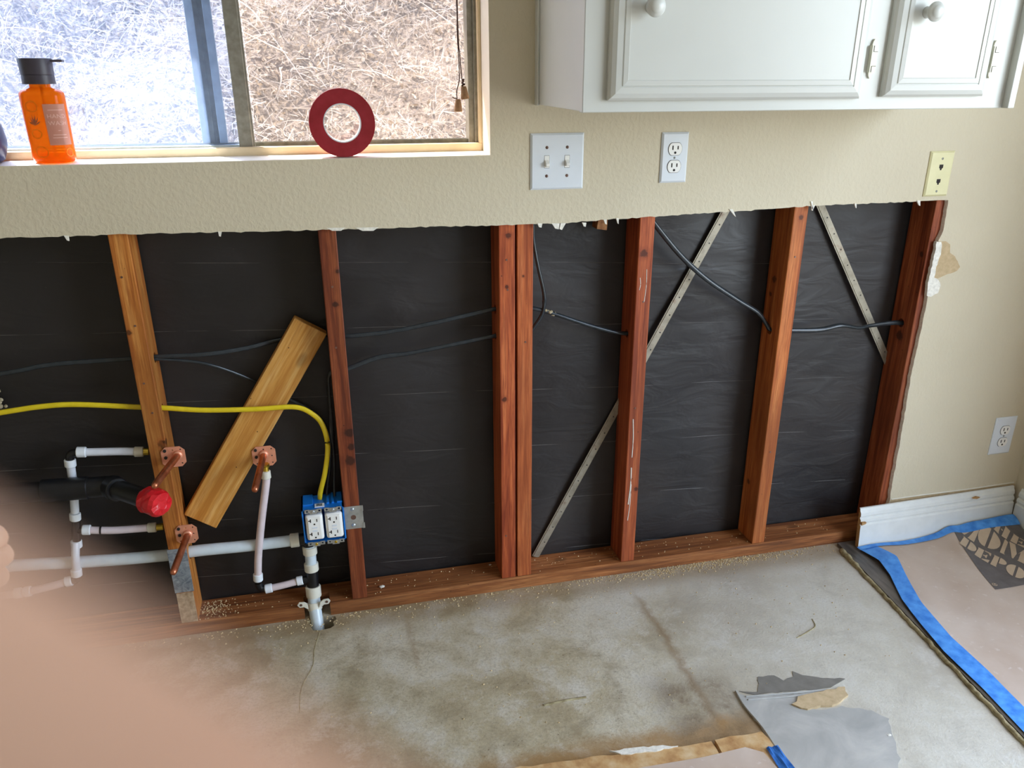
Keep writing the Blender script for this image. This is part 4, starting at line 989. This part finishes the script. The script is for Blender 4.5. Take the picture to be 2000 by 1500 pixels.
# ------------------------------------------------------------------ wall cabinet
CX0, CX1, CZ0, CZ1, CY = 0.4349, 1.3255, 1.2312, 2.02, -0.3228
cab = thing('wall_cabinet', (.88, 0, CZ0), 'white wall cabinet with two panelled doors above the outlets', 'cabinet')
bm = B(); box(bm, CX0 + .001, CX1, CY + .019, -.0005, CZ0 + .002, CZ1, .001); obj('carcass', bm, M_CAB, cab)
bm = B(); box(bm, CX0, CX1, CY, CY + .0185, CZ0, CZ1, .0012); obj('face_frame', bm, M_CAB, cab)
bm = B(); box(bm, CX0 - .004, CX0 + .001, -.022, -.0005, CZ0 + .0005, CZ1, .001); obj('scribe_strip', bm, M_CAB, cab)
bm = B(); box(bm, CX1 - .0005, CX1 + .0150, CY - .0165, -.0005, CZ0 + .0005, CZ1, .001); obj('end_panel', bm, M_CAB, cab)
def door(x0, x1, z0, z1, label, hinge_x, knob):
    bm = B(); prof = [(0, 0.0), (0, .008), (.004, .0125), (.0115, .0168), (.0215, .0180), (.0222, .0166), (.0232, .0166), (.0245, .0186), (.0330, .0198), (.0338, .0182), (.0350, .0182)]
    prev = None
    for i, (ins, d) in enumerate(prof):
        cur = [bm.verts.new((px, CY - .0004 - d, pz)) for px, pz in ((x0 + ins, z0 + ins), (x1 - ins, z0 + ins), (x1 - ins, z1 - ins), (x0 + ins, z1 - ins))]
        if prev:
            for k in range(4): bm.faces.new((prev[k], prev[(k + 1) % 4], cur[(k + 1) % 4], cur[k]))
        else: bm.faces.new(cur[::-1])
        prev = cur
    bm.faces.new(prev)
    d = obj('door', bm, M_CAB, cab, label=label)
    kx, kz = knob
    bm = B(); lathe(bm, [(.0105, 0), (.0100, .002), (.0072, .005), (.0066, .012), (.0085, .015), (.0150, .018), (.0172, .0215), (.0172, .0245), (.0150, .028), (.0125, .0292), (.0118, .0305), (.0095, .0325), (.005, .034), (0, .0345)], (kx, CY - .0186, kz), (0, -1, 0), 28); obj('knob', bm, M_CAB, d, smooth=True)
    for hzc in (1.3215, 1.86):
        bm = B(); yy = CY - .0004
        slab(bm, [[(hinge_x - .006, hzc - .0235), (hinge_x + .006, hzc - .0235), (hinge_x + .006, hzc + .0235), (hinge_x - .006, hzc + .0235)]], lambda a, b: Vector((a, yy - .0090, b)), (0, .0090, 0))
        for sz in (1, -1):
            slab(bm, [[(hinge_x - .004, hzc + sz * .0235), (hinge_x + .004, hzc + sz * .0235), (hinge_x + .003, hzc + sz * .029), (hinge_x, hzc + sz * .0345), (hinge_x - .003, hzc + sz * .029)]], lambda a, b: Vector((a, yy - .0040, b)), (0, .0040, 0))
        h = obj('hinge', bm, M_HINGE, d, label='cream hinge')
        for sz in (1, -1):
            bm = B(); box(bm, hinge_x - .0035, hinge_x - .0022, yy - .0094, yy - .0088, hzc + sz * .018 - .005, hzc + sz * .018 + .005); box(bm, hinge_x - .0035, hinge_x + .006, yy - .0094, yy - .0088, hzc + sz * .0125 - .0004, hzc + sz * .0125 + .0004); obj('knuckle_line', bm, M_HOLE, h)
    return d
door(0.4785, 0.9880, 1.2515, 1.975, 'wide panelled door', 1.0065, (0.5470, 1.4015))
door(1.0360, 1.2660, 1.2545, 1.975, 'narrow panelled door', 1.2775, (1.0985, 1.4015))

# ------------------------------------------------------------------ things on the window sill
SZ = WINZ0 + 0.0014
# soap bottle
bc = Vector((-0.532, .042, SZ)); 
sb = thing('soap_bottle', bc, 'amber pump bottle of hand wash standing on the window sill', 'soap bottle')
bm = B(); lathe(bm, [(.030, 0), (.0365, .003), (.0388, .010), (.0392, .06), (.0398, .122), (.0390, .1275), (.034, .132), (.022, .1355), (.0185, .1375), (.0185, .146)], bc, (0, 0, 1), 40, 1.0, .72, .18); body = obj('body', bm, M_SOAP, sb, smooth=True, angle=50)
bm = B(); lathe(bm, [(.0290, .143), (.0292, .144), (.0285, .1585), (.0278, .1588), (.0278, .1594), (.0288, .1600), (.0300, .186), (.0292, .188), (.012, .189), (0, .189)], bc, (0, 0, 1), 36, 1.0, .9); pump = obj('pump_head', bm, M_PUMP, sb, smooth=True, angle=35)
bm = B(); box(bm, bc.x + .012, bc.x + .049, bc.y - .009, bc.y + .009, SZ + .1815, SZ + .1860, .0012); obj('spout', bm, M_PUMP, pump)
bm = B(); tube(bm, [bc + Vector((.004, .0, .012)), bc + Vector((.002, 0, .14))], .003, 8); obj('dip_tube', bm, M_SILL, body)
# the label follows the curve of the front-right of the bottle
def on_bottle(a, z, off=.0006):
    h = z; r = .0392 + (.0398 - .0392) * max(0, (h - .06)) / .062
    c, q = math.cos(a), math.sin(a); e = 1 + (1.0 / max(abs(c), abs(q)) - 1) * .18
    return Vector((bc.x + c * (r * e + off), bc.y + q * (r * e * .72 + off), SZ + z))
def bottle_panel(name, a0, a1, z0, z1, mat, off, parent):
    bm = B(); n = 14
    lo = [bm.verts.new(on_bottle(a0 + (a1 - a0) * k / n, z0, off)) for k in range(n + 1)]; hi = [bm.verts.new(on_bottle(a0 + (a1 - a0) * k / n, z1, off)) for k in range(n + 1)]
    for k in range(n): bm.faces.new((lo[k], lo[k + 1], hi[k + 1], hi[k]))
    return obj(name, bm, mat, parent, smooth=True)
A0, A1 = math.radians(-84), math.radians(-22)
lab = bottle_panel('label', A0, A1, .034, .108, M_LABEL, .0008, sb)
lab['label'] = 'pinkish label reading HAND WASH'
def bottle_text(s, z, size, ac):
    vs, fs = text_polys(s, size); bm = B()
    vv = [bm.verts.new(on_bottle(ac + v[0] / .036, z + v[1], .0013)) for v in vs]
    for f in fs:
        try: bm.faces.new([vv[i] for i in f])
        except ValueError: pass
    return obj('lettering', bm, M_LABELT, lab)
bottle_text('HAND', .086, .0105, math.radians(-54)); bottle_text('WASH', .0735, .0105, math.radians(-54))
for z, w in ((.060, .06), (.052, .3), (.047, .34), (.097, .34)):
    bottle_panel('print_line', math.radians(-54) - w, math.radians(-54) + w, z, z + .0012, M_LABELT, .0013, lab)
# printed fruit rings and sprigs on the bottle
for (a, z, r) in ((-112, .104, .010), (-112, .055, .0085), (-108, .022, .0105), (-35, .020, .008)):
    bm = B(); a = math.radians(a); n = 20; o1 = []; o2 = []
    for k in range(n):
        q = 2 * math.pi * k / n
        o1.append(bm.verts.new(on_bottle(a + r * math.cos(q) / .036, z + r * math.sin(q), .0009))); o2.append(bm.verts.new(on_bottle(a + (r - .0012) * math.cos(q) / .036, z + (r - .0012) * math.sin(q), .0009)))
    for k in range(n): bm.faces.new((o1[k], o1[(k + 1) % n], o2[(k + 1) % n], o2[k]))
    obj('fruit_print', bm, M_GOLD, body)
bm = B()
for k in range(6):
    a = math.radians(-112); q = math.radians(25 + k * 26); p0 = (0, -.008); p1 = (.012 * math.cos(q), -.008 + .020 * math.sin(q)); nx, nz = -math.sin(q) * .0011, math.cos(q) * .0011
    m = ((p0[0] + p1[0]) / 2, (p0[1] + p1[1]) / 2)
    bm.faces.new([bm.verts.new(on_bottle(a + px / .036, .078 + pz, .0009)) for px, pz in (p0, (m[0] + nx, m[1] + nz), p1, (m[0] - nx, m[1] - nz))])
obj('leaf_print', bm, M_SCREW, body)
# tape roll
tc = Vector((0.0262, .030, SZ + .0672))
tr = thing('tape_roll', (tc.x, tc.y, SZ), 'dark red roll of tape standing upright on the window sill', 'tape roll')
def annulus(bm, c, ro, ri, y0, y1, seg=56):
    R = [[bm.verts.new((c.x + r * math.cos(2 * math.pi * k / seg), y, c.z + r * math.sin(2 * math.pi * k / seg))) for k in range(seg)] for r, y in ((ro, y0), (ro, y1), (ri, y1), (ri, y0))]
    for a in range(4):
        for k in range(seg): bm.faces.new((R[a][k], R[a][(k + 1) % seg], R[(a + 1) % 4][(k + 1) % seg], R[(a + 1) % 4][k]))
bm = B(); annulus(bm, tc, .0670, .0385, .0165, .0425); obj('tape', bm, M_TAPER, tr, smooth=True, angle=40)
bm = B(); annulus(bm, tc, .0384, .0362, .0160, .0430); obj('core', bm, M_CORE, tr, smooth=True, angle=40, label='white paperboard core')
# navy jar at the frame edge
bm = B(); lathe(bm, [(.030, 0), (.040, .006), (.048, .028), (.050, .042), (.047, .065), (.041, .085), (.036, .10), (.036, .11), (.030, .11), (.030, .02), (0, .02)], (-0.664, .052, SZ), (0, 0, 1), 32); nv = obj('jar', bm, M_NAVY, smooth=True, angle=50); tag(nv, 'dark navy rounded jar at the left end of the window sill', 'jar')
# blind cord with tassels
bcd = thing('blind_cord', (0.283, .060, 1.2175), 'thin brown blind cord with two wooden tassels hanging by the right jamb', 'blind cord')
for pts in ([(0.2805, .060, 2.078), (0.2800, .060, 1.434), (0.2828, .060, 1.330), (0.2860, .060, 1.284), (0.2890, .060, 1.270)], [(0.2815, .062, 2.078), (0.2790, .062, 1.434), (0.2800, .062, 1.340), (0.2810, .062, 1.285), (0.2745, .061, 1.260), (0.2745, .060, 1.240)]):
    bm = B(); tube(bm, catmull(pts, 6), .0011, 6); obj('cord', bm, M_CORD, bcd, smooth=True)
for x, z, a in ((.2920, 1.2430, .12), (.2760, 1.2175, -.02)):
    bm = B(); lathe(bm, [(.0085, 0), (.0092, .002), (.0060, .0235), (.0048, .0255), (0, .026)], (x, .060, z), (-a, 0, 1), 16); obj('tassel', bm, M_TASSEL, bcd, smooth=True, angle=45)
bm = B()
for k in range(5): bmesh.ops.create_icosphere(bm, subdivisions=1, radius=.0028, matrix=Matrix.Translation((.2885 + random.uniform(-.002, .002), .060 + random.uniform(-.002, .002), 1.2695 + k * .003)))
tube(bm, [(.2745, .060, 1.243), (.268, .060, 1.245), (.2645, .060, 1.2475)], .0011, 6)
obj('knot', bm, M_CORD, bcd, smooth=True)

# ------------------------------------------------------------------ baseboards
def baseboard_profile():
    return [(0, 0), (.0140, 0), (.0140, .070), (.0100, .0735), (.0100, .077), (.0130, .081), (.0124, .088), (.0080, .0915), (.0080, .0955), (.0108, .0990), (.0100, .108), (.0060, .114), (.0045, .1215), (0, .1220)]
def baseboard(name, p, q, z0, lean, label, raw=True):
    p = Vector((p[0], p[1], 0)); q = Vector((q[0], q[1], 0)); d = (q - p).normalized(); n = Vector((d.y, -d.x, 0))     # n points into the room
    bm = B(); rings = []
    for e in (p, q):
        rings.append([bm.verts.new(e + n * (a - b * lean) + Vector((0, 0, z0 + b))) for a, b in baseboard_profile()])
    N = len(rings[0])
    for k in range(N): bm.faces.new((rings[0][k], rings[0][(k + 1) % N], rings[1][(k + 1) % N], rings[1][k]))
    f = bm.faces.new(rings[0]); f.material_index = 1; f = bm.faces.new(rings[1][::-1]); f.material_index = 1
    o = obj(name, bm, [M_BASE, M_MDF]); return tag(o, label, kind='structure') if not raw else tag(o, label, 'baseboard')
bb = baseboard('loose_baseboard', (1.409, -0.0275), (1.952, -0.0150), 0.0100, 0.085, 'loose white moulded baseboard leaning against the wall with a raw cut end')
bm = B(); slab(bm, [[(1.79, 0.118), (1.803, 0.1225), (1.816, 0.1190), (1.805, 0.1150)]], lambda x, z: Vector((x, -.0285, z)), (0, .006, 0)); obj('chipped_spot', bm, M_MDF, bb)
bm = B(); slab(bm, [[(1.409, .0855), (1.421, .0885), (1.424, .093), (1.409, .094)]], lambda x, z: Vector((x, -.0405, z)), (0, .014, 0)); obj('chipped_spot', bm, M_MDF, bb)
b2 = baseboard('baseboard_right', (XR - .0005, -0.030), (XR - .0005, -0.74), 0.0098, 0.0, 'white moulded baseboard along the right-hand wall', raw=False)

# ------------------------------------------------------------------ protective paper with blue tape
EDGE_O = [(-0.045, 1.402), (-0.127, 1.417), (-0.193, 1.405), (-0.300, 1.364), (-0.402, 1.342), (-0.504, 1.3255), (-0.636, 1.323), (-0.769, 1.309), (-1.2, 1.272), (-2.6, 1.150)]
EDGE_I = [(-0.045, 1.455), (-0.125, 1.475), (-0.231, 1.438), (-0.320, 1.407), (-0.462, 1.381), (-0.587, 1.380), (-0.705, 1.369), (-1.2, 1.330), (-2.6, 1.205)]
def interp(tab, y):
    for (ya, xa), (yb, xb) in zip(tab, tab[1:]):
        if y >= yb: return xa + (xb - xa) * ((y - ya) / (yb - ya)) if y <= ya else xa
    return tab[-1][1]
def ph_(x, y):
    e = x - interp(EDGE_O, y)
    z = 0.0125
    z += 0.030 * S(1.60, 1.86, x) * math.exp(-((y + .035) / .045) ** 2)              # pushed up against the baseboard
    z += 0.010 * math.exp(-((x - 1.47) / .06) ** 2 - ((y + .12) / .07) ** 2)         # buckled corner
    z += 0.012 * math.exp(-((x - (1.70 + (y + .1) * .25)) / .03) ** 2) * S(-.30, -.10, y)
    z += 0.0016 * math.sin(x * 17 + y * 5) * math.sin(y * 11) + 0.0012 * math.sin(x * 31 - y * 9)
    return max(z, 0.0102)
def sheet(bm, xa, xb, ys, nx, dz):
    rows = []
    for y in ys:
        a, b = xa(y), xb(y); rows.append([bm.verts.new((a + (b - a) * i / nx, y, ph_(a + (b - a) * i / nx, y) + dz)) for i in range(nx + 1)])
    for r, s in zip(rows, rows[1:]):
        for i in range(nx): bm.faces.new((r[i], r[i + 1], s[i + 1], s[i]))
def frange(a, b, n): return [a + (b - a) * k / n for k in range(n + 1)]
YS = frange(-.046, -.80, 84) + frange(-.85, -2.6, 24)
bm = B(); sheet(bm, lambda y: interp(EDGE_O, y) + .004, lambda y: 1.945, YS, 60, 0.0)
pp = obj('protective_paper', bm, M_PAPER, smooth=True, origin=(1.6, -.5, .0)); tag(pp, 'tan rosin paper taped over the floor at the right', 'floor paper')
# printed logo: grey square with paper-coloured stencil letters
def conform(polys, dz, mat, name, parent):
    bm = B()
    for poly in polys:
        try: bm.faces.new([bm.verts.new((x, y, 0)) for x, y in poly])
        except ValueError: pass
    bmesh.ops.triangulate(bm, faces=list(bm.faces))
    for _ in range(5):
        es = [e for e in bm.edges if e.calc_length() > .016]
        if not es: break
        bmesh.ops.subdivide_edges(bm, edges=es, cuts=1, use_grid_fill=False); bmesh.ops.triangulate(bm, faces=list(bm.faces))
    for v in bm.verts: v.co.z = ph_(v.co.x, v.co.y) + dz
    return obj(name, bm, mat, parent)
conform([[(1.640, -.318), (1.655, -.26), (1.668, -.212), (1.690, -.140), (1.722, -.052), (1.945, -.052), (1.945, -.318)]], .0010, M_INK, 'printed_square', pp)
def half(cx, cy, rx, ry, a0, a1, n=10): return [(cx + rx * math.cos(math.radians(a0 + (a1 - a0) * k / n)), cy + ry * math.sin(math.radians(a0 + (a1 - a0) * k / n))) for k in range(n + 1)]
G = {
 'T': [[(.30, 0), (.72, 0), (.66, .05), (.66, 1), (.36, 1), (.36, .05)], [(.02, .70), (.10, .86), (.30, .90), (.30, 1), (.02, 1)], [(.98, .70), (.98, 1), (.72, 1), (.72, .90), (.90, .86)]],
 'H': [[(0, 0), (.40, 0), (.40, .05), (.36, .06), (.36, .94), (.40, 1), (0, 1), (.05, .94), (.05, .06)], [(.60, 0), (1, 0), (.95, .06), (.95, .94), (1, 1), (.60, 1), (.64, .94), (.64, .06)], [(.44, .46), (.56, .46), (.56, .56), (.44, .56)]],
 'E': [[(0, 0), (.44, 0), (.44, 1), (0, 1), (.06, .94), (.06, .06)], [(.50, 0), (.96, 0), (1.0, .32), (.92, .30), (.80, .10), (.50, .08)], [(.50, 1), (.94, 1), (.97, .72), (.90, .74), (.78, .90), (.50, .92)], [(.50, .46), (.62, .46), (.72, .34), (.76, .34), (.76, .70), (.72, .70), (.62, .56), (.50, .56)]],
 'P': [[(0, 0), (.46, 0), (.40, .06), (.40, .94), (.40, 1), (0, 1), (.06, .94), (.06, .06)], half(.48, .72, .50, .28, -90, 90)],
 'D': [[(0, 0), (.40, 0), (.40, 1), (0, 1), (.06, .94), (.06, .06)], half(.50, .5, .48, .5, -90, 90)],
 'O': [half(.44, .5, .46, .52, 90, 270), half(.58, .5, .46, .52, -90, 90)],
 'M': [[(0, 0), (.20, 0), (.15, .06), (.15, .90), (.04, 1), (0, 1)], [(.18, 1), (.42, 1), (.58, .40), (.52, .0), (.46, 0)], [(.62, .42), (.80, 1), (1.06, 1), (1.00, .94), (1.00, .06), (1.06, 0), (.66, 0), (.70, .06), (.70, .60)]],
}
up = Vector((.73, .60)).normalized(); rt = Vector((.30, -.954)).normalized()
polys = []
for ch, c, w, h in (('D', (1.7240, -.118), .046, .050), ('E', (1.7330, -.166), .040, .050), ('P', (1.7470, -.211), .038, .050), ('O', (1.7580, -.259), .046, .050), ('T', (1.7700, -.302), .036, .046),
                    ('H', (1.7780, -.052), .050, .070), ('O', (1.8060, -.104), .060, .076), ('M', (1.8330, -.176), .070, .076), ('E', (1.8560, -.246), .056, .074),
                    ('T', (1.8560, -.022), .034, .042), ('H', (1.8730, -.078), .042, .042), ('E', (1.8900, -.128), .040, .042)):
    c = Vector(c)
    for poly in G[ch]: polys.append([tuple(c + rt * ((a - .5) * w * 1.08) + up * ((b - .5) * h * 1.16)) for a, b in poly])
polys = [[(min(x, 1.944), max(-.316, min(y, -.054))) for x, y in p] for p in polys if any(y < -.06 for x, y in p) and any(x < 1.94 for x, y in p)]
conform(polys, .0020, M_INKT, 'stencil_letter', pp)
bm = B()
for k in range(16):
    pass
bm.free()
c = Vector((1.655, -.298)); conform([half(c.x, c.y, .007, .007, 0, 360, 14)[:-1]], .0018, M_INKT, 'registered_mark', pp)
conform([half(c.x, c.y, .0052, .0052, 0, 360, 14)[:-1]], .0023, M_INK, 'registered_mark', pp)
conform([[(c.x - .002, c.y - .003), (c.x + .002, c.y - .003), (c.x + .0025, c.y + .003), (c.x - .002, c.y + .003)]], .0028, M_INKT, 'registered_mark', pp)
# blue tape
bm = B(); sheet(bm, lambda y: interp(EDGE_O, y), lambda y: interp(EDGE_I, y), YS, 8, 0.0012)
for v in bm.verts:   # the outer lip is stuck down onto the flooring edge
    e = v.co.x - interp(EDGE_O, v.co.y)
    if v.co.y < -.34: v.co.z -= .0012 * max(0, 1 - e / .02)
tp = obj('painter_tape', bm, M_PTAPE, smooth=True, origin=(1.4, -.5, .01)); tag(tp, 'long blue tape strip along the left edge of the floor paper', 'tape strip', 'blue painter tape strips')
bm = B(); rows = []
for k in range(57):
    x = 1.402 + (1.948 - 1.402) * k / 56; r = S(1.58, 1.86, x)
    yo = -.0445 + .010 * S(1.402, 1.95, x); zo = .0125 + .032 * r; yi = -.062 - .006 * r; w = []
    for j in range(6):
        t = j / 5; y = yo + (yi - yo) * t
        w.append(bm.verts.new((x, y, max(zo * (1 - t) + (ph_(x, y)) * t, ph_(x, y) + .0012) + .0015 + .002 * math.sin(x * 40) * (1 - t) * r)))
    rows.append(w)
for a, b in zip(rows, rows[1:]):
    for j in range(5): bm.faces.new((a[j], a[j + 1], b[j + 1], b[j]))
tp2 = obj('painter_tape', bm, M_PTAPE, smooth=True, origin=(1.65, -.05, .012)); tag(tp2, 'buckled blue tape strip along the foot of the loose baseboard', 'tape strip', 'blue painter tape strips')

# ------------------------------------------------------------------ tan underlayment ledge at the bottom of the view
LY = -0.628
pA = [(0.662, LY - .006), (0.70, LY - .005), (0.772, LY - .008), (0.778, -.70), (0.780, -1.6), (0.662, -1.6)]
pB = [(-2.2, -.60), (-.4, -.60), (0.25, -.606), (0.30, -.612), (0.40, -.616), (0.50, -.628), (0.60, -.634), (0.656, -.636), (0.656, -1.6), (-2.2, -1.6)]
led = thing('tile_bed', (.4, -.9, 0.0), 'tan crumbling tile bed at the bottom edge in front of the slab', 'tile bed')
for nm, P in (('bed_piece', pA), ('bed_piece', pB)):
    bm = B(); slab(bm, [ragged(P + [P[0]], .02, .0018)[:-1]], lambda x, y: Vector((x, y, 0.0004)), (0, 0, .012)); obj(nm, bm, M_TAN, led)
bm = B(); slab(bm, [ragged([(.44, -.612), (.50, -.617), (.55, -.624), (.58, -.632), (.53, -.634), (.46, -.627), (.44, -.612)], .01, .002)[:-1]], lambda x, y: Vector((x, y, .011)), (0, 0, .004)); obj('mortar_crust', bm, M_GYP, led, label='pale mortar crust')
bm = B(); slab(bm, [[(-2.2, -.655), (.10, -.655), (.40, -.664), (.62, -.672), (.715, -.668), (.745, -.69), (.752, -.74), (.752, -1.55), (-2.2, -1.55)]], lambda x, y: Vector((x, y, .0126)), (0, 0, .0012))
p2 = obj('protective_paper', bm, M_PAPER); tag(p2, 'pinkish paper sheet on the tan tile bed at the bottom edge', 'floor paper')
bm = B(); n = 10; rows = []
for k in range(n + 1):
    t = k / n; xa = .7545 - .003 * t; xb = .7815 + .004 * t; y = -.682 - .11 * t
    rows.append([bm.verts.new((xa + (xb - xa) * j / 6, y + random.uniform(-.0015, .0015), .0150 + (.004 * math.sin(j * 1.4 + k * .9) + .003) * (0.4 + .6 * (j % 2)) * .6)) for j in range(7)])
for a, b in zip(rows, rows[1:]):
    for j in range(6): bm.faces.new((a[j], a[j + 1], b[j + 1], b[j]))
bmesh.ops.solidify(bm, geom=list(bm.faces), thickness=.0006)
t3 = obj('painter_tape', bm, M_PTAPE); tag(t3, 'short crumpled blue tape scrap at the bottom edge', 'tape strip', 'blue painter tape strips')

# ------------------------------------------------------------------ crumbs and sawdust
def crumbs(name, n, gen, lo, hi, mat, lab, cat):
    vs = []; fs = []
    for _ in range(n):
        x, y, z = gen(); r = random.uniform(lo, hi); b0 = len(vs)
        for q in ((1, 0, -.4), (-.6, .8, -.4), (-.6, -.8, -.4), (0, 0, .8)):
            vs.append((x + q[0] * r * random.uniform(.6, 1.4), y + q[1] * r * random.uniform(.6, 1.4), z + (q[2] + .4) * r))
        fs += [(b0, b0 + 1, b0 + 3), (b0 + 1, b0 + 2, b0 + 3), (b0 + 2, b0, b0 + 3), (b0, b0 + 2, b0 + 1)]
    me = bpy.data.meshes.new(name); me.from_pydata(vs, [], fs); me.materials.append(mat.m)
    o = bpy.data.objects.new(name, me); COL.objects.link(o); register(o, (0, 0, 0)); return tag(o, lab, cat, kind='stuff')
def g1():
    k = random.random()
    if k < .45: return (random.gauss(.95, .16), DT - abs(random.gauss(.012, .014)), 0.0002)
    if k < .8: return (random.uniform(-.6, 1.36), DT - abs(random.gauss(0, .022)) - .001, 0.0002)
    return (random.uniform(-.3, 1.3), -random.uniform(0, 1) ** 2 * .5, 0.0002)
crumbs('sawdust', 1700, g1, .0008, .0028, M_DUST, 'pale crumbs and sawdust strewn along the foot of the wall', 'crumbs')
def g2():
    if random.random() < .6: return (random.gauss(-.385, .022), min(BY - .012, max(FY + .004, random.gauss(.055, .022))), 0.0382)
    return (random.uniform(-.4, 1.4), random.uniform(FY + .01, BY - .008), 0.0382)
crumbs('sawdust', 420, g2, .0008, .0024, M_DUST, 'sawdust lying on top of the bottom plate', 'crumbs')
for (x, y, z, s, lab) in ((0.035, .050, .0385, .006, 'white plaster chip on the bottom plate near the dark reddish stud'), (0.335, .085, .0385, .003, 'tiny white plaster chip at the foot of the middle pair'), (1.035, -.70, .0005, .004, 'white pebble of plaster beside the grey cement patch')):
    bm = B(); bmesh.ops.create_icosphere(bm, subdivisions=1, radius=s)
    for v in bm.verts: v.co = Vector((v.co.x * 1.3 + x + random.uniform(-.001, .001), v.co.y + y, max(z, v.co.z * .5 + z + s * .35)))
    tag(obj('plaster_chip', bm, M_CHIP), lab, 'plaster chip')

# ------------------------------------------------------------------ the photographer's hands
def cw(r, u, f): return CAM_POS + CR * r + CU * u + CF * f      # offsets right, up and forward of the viewpoint, in metres
def hand(name, chains, label, sub=2):
    """chains: list of lists of (point, radius); the first point of later chains is an index (chain, k) to branch from"""
    verts = []; edges = []; rad = []; idx = {}
    for ci, ch in enumerate(chains):
        prev = None
        for k, (p, r) in enumerate(ch):
            if isinstance(p, tuple) and p[0] == 'ref': prev = idx[(p[1], p[2])]; continue
            verts.append(p); rad.append(r); idx[(ci, k)] = len(verts) - 1
            if prev is not None: edges.append((prev, len(verts) - 1))
            prev = len(verts) - 1
    org = verts[0].copy()
    me = bpy.data.meshes.new(name); me.from_pydata([v - org for v in verts], edges, [])
    o = bpy.data.objects.new(name, me); COL.objects.link(o); o.location = org; register(o, org)
    m = o.modifiers.new('skin', 'SKIN'); m.use_smooth_shade = True
    for i, v in enumerate(me.skin_vertices[0].data): v.radius = (rad[i], rad[i]); v.use_root = (i == 0)
    s = o.modifiers.new('sub', 'SUBSURF'); s.levels = sub; s.render_levels = sub
    bake(o); o.data.materials.clear(); o.data.materials.append(M_SKIN.m)
    for p in o.data.polygons: p.use_smooth = True
    return tag(o, label, 'person')
mm = 0.001
dx, du = .858, -.514
ax = lambda t, f, off=0.0: cw((-14.9 + dx * t - .479 * off) * mm, (-10.45 + du * t - .878 * off) * mm, f * mm)
hand('person', [
    [(ax(-190, -20, 40), .030), (ax(-140, -8, 30), .026), (ax(-105, 4, 26), .027), (ax(-82, 10, 18), .020), (ax(-62, 14), .0105), (ax(-40, 17), .0095), (ax(-18, 18), .0088), (ax(4, 18), .0082), (ax(22, 18), .0074), (ax(32, 18), .0055)],
    [(('ref', 0, 2), 0), (ax(-80, 8, 36), .018), (ax(-58, 10, 26), .0105), (ax(-30, 20, 27), .0092), (ax(-2, 24, 26), .0084), (ax(22, 24, 25), .0074)],
    [(('ref', 0, 2), 0), (ax(-80, 4, 52), .016), (ax(-60, 6, 46), .0105), (ax(-34, 18, 46), .0090), (ax(-8, 22, 45), .0082), (ax(14, 20, 44), .0072)],
    [(('ref', 0, 1), 0), (ax(-92, -2, 64), .014), (ax(-68, 2, 64), .0095), (ax(-48, 10, 63), .0080), (ax(-30, 14, 62), .0074), (ax(-14, 14, 62), .0064)],
    [(('ref', 0, 2), 0), (ax(-96, -22, 2), .014), (ax(-74, -34, -6), .0110), (ax(-48, -40, -8), .0098), (ax(-26, -40, -6), .0080)],
], 'out-of-focus finger across the lower left corner, close to the lens')
# the other, half-closed hand reaching in from the left
q = lambda r, u, f: cw(r + .010, u, f)
hand('person', [
    [(q(-.90, -.30, .50), .042), (q(-.72, -.20, .58), .034), (q(-.605, -.140, .645), .027), (q(-.555, -.128, .668), .030), (q(-.520, -.124, .682), .026), (q(-.496, -.100, .690), .0125), (q(-.462, -.0965, .700), .0105), (q(-.4455, -.099, .690), .0100), (q(-.449, -.104, .670), .0088), (q(-.470, -.106, .660), .0075)],
    [(('ref', 0, 4), 0), (q(-.492, -.117, .690), .0122), (q(-.456, -.1125, .700), .0105), (q(-.4410, -.1135, .690), .0100), (q(-.444, -.118, .668), .0088), (q(-.466, -.120, .658), .0076)],
    [(('ref', 0, 4), 0), (q(-.494, -.134, .688), .0118), (q(-.459, -.1300, .698), .0102), (q(-.4430, -.1305, .688), .0096), (q(-.446, -.134, .667), .0084), (q(-.468, -.136, .658), .0072)],
    [(('ref', 0, 4), 0), (q(-.502, -.150, .684), .0104), (q(-.468, -.1470, .692), .0092), (q(-.4520, -.1465, .683), .0086), (q(-.455, -.149, .666), .0076), (q(-.472, -.150, .658), .0066)],
    [(('ref', 0, 3), 0), (q(-.540, -.100, .650), .016), (q(-.510, -.095, .640), .0122), (q(-.482, -.102, .640), .0108), (q(-.462, -.110, .645), .0088)],
], 'half-closed hand with bent fingers at the left edge in front of the pipes')
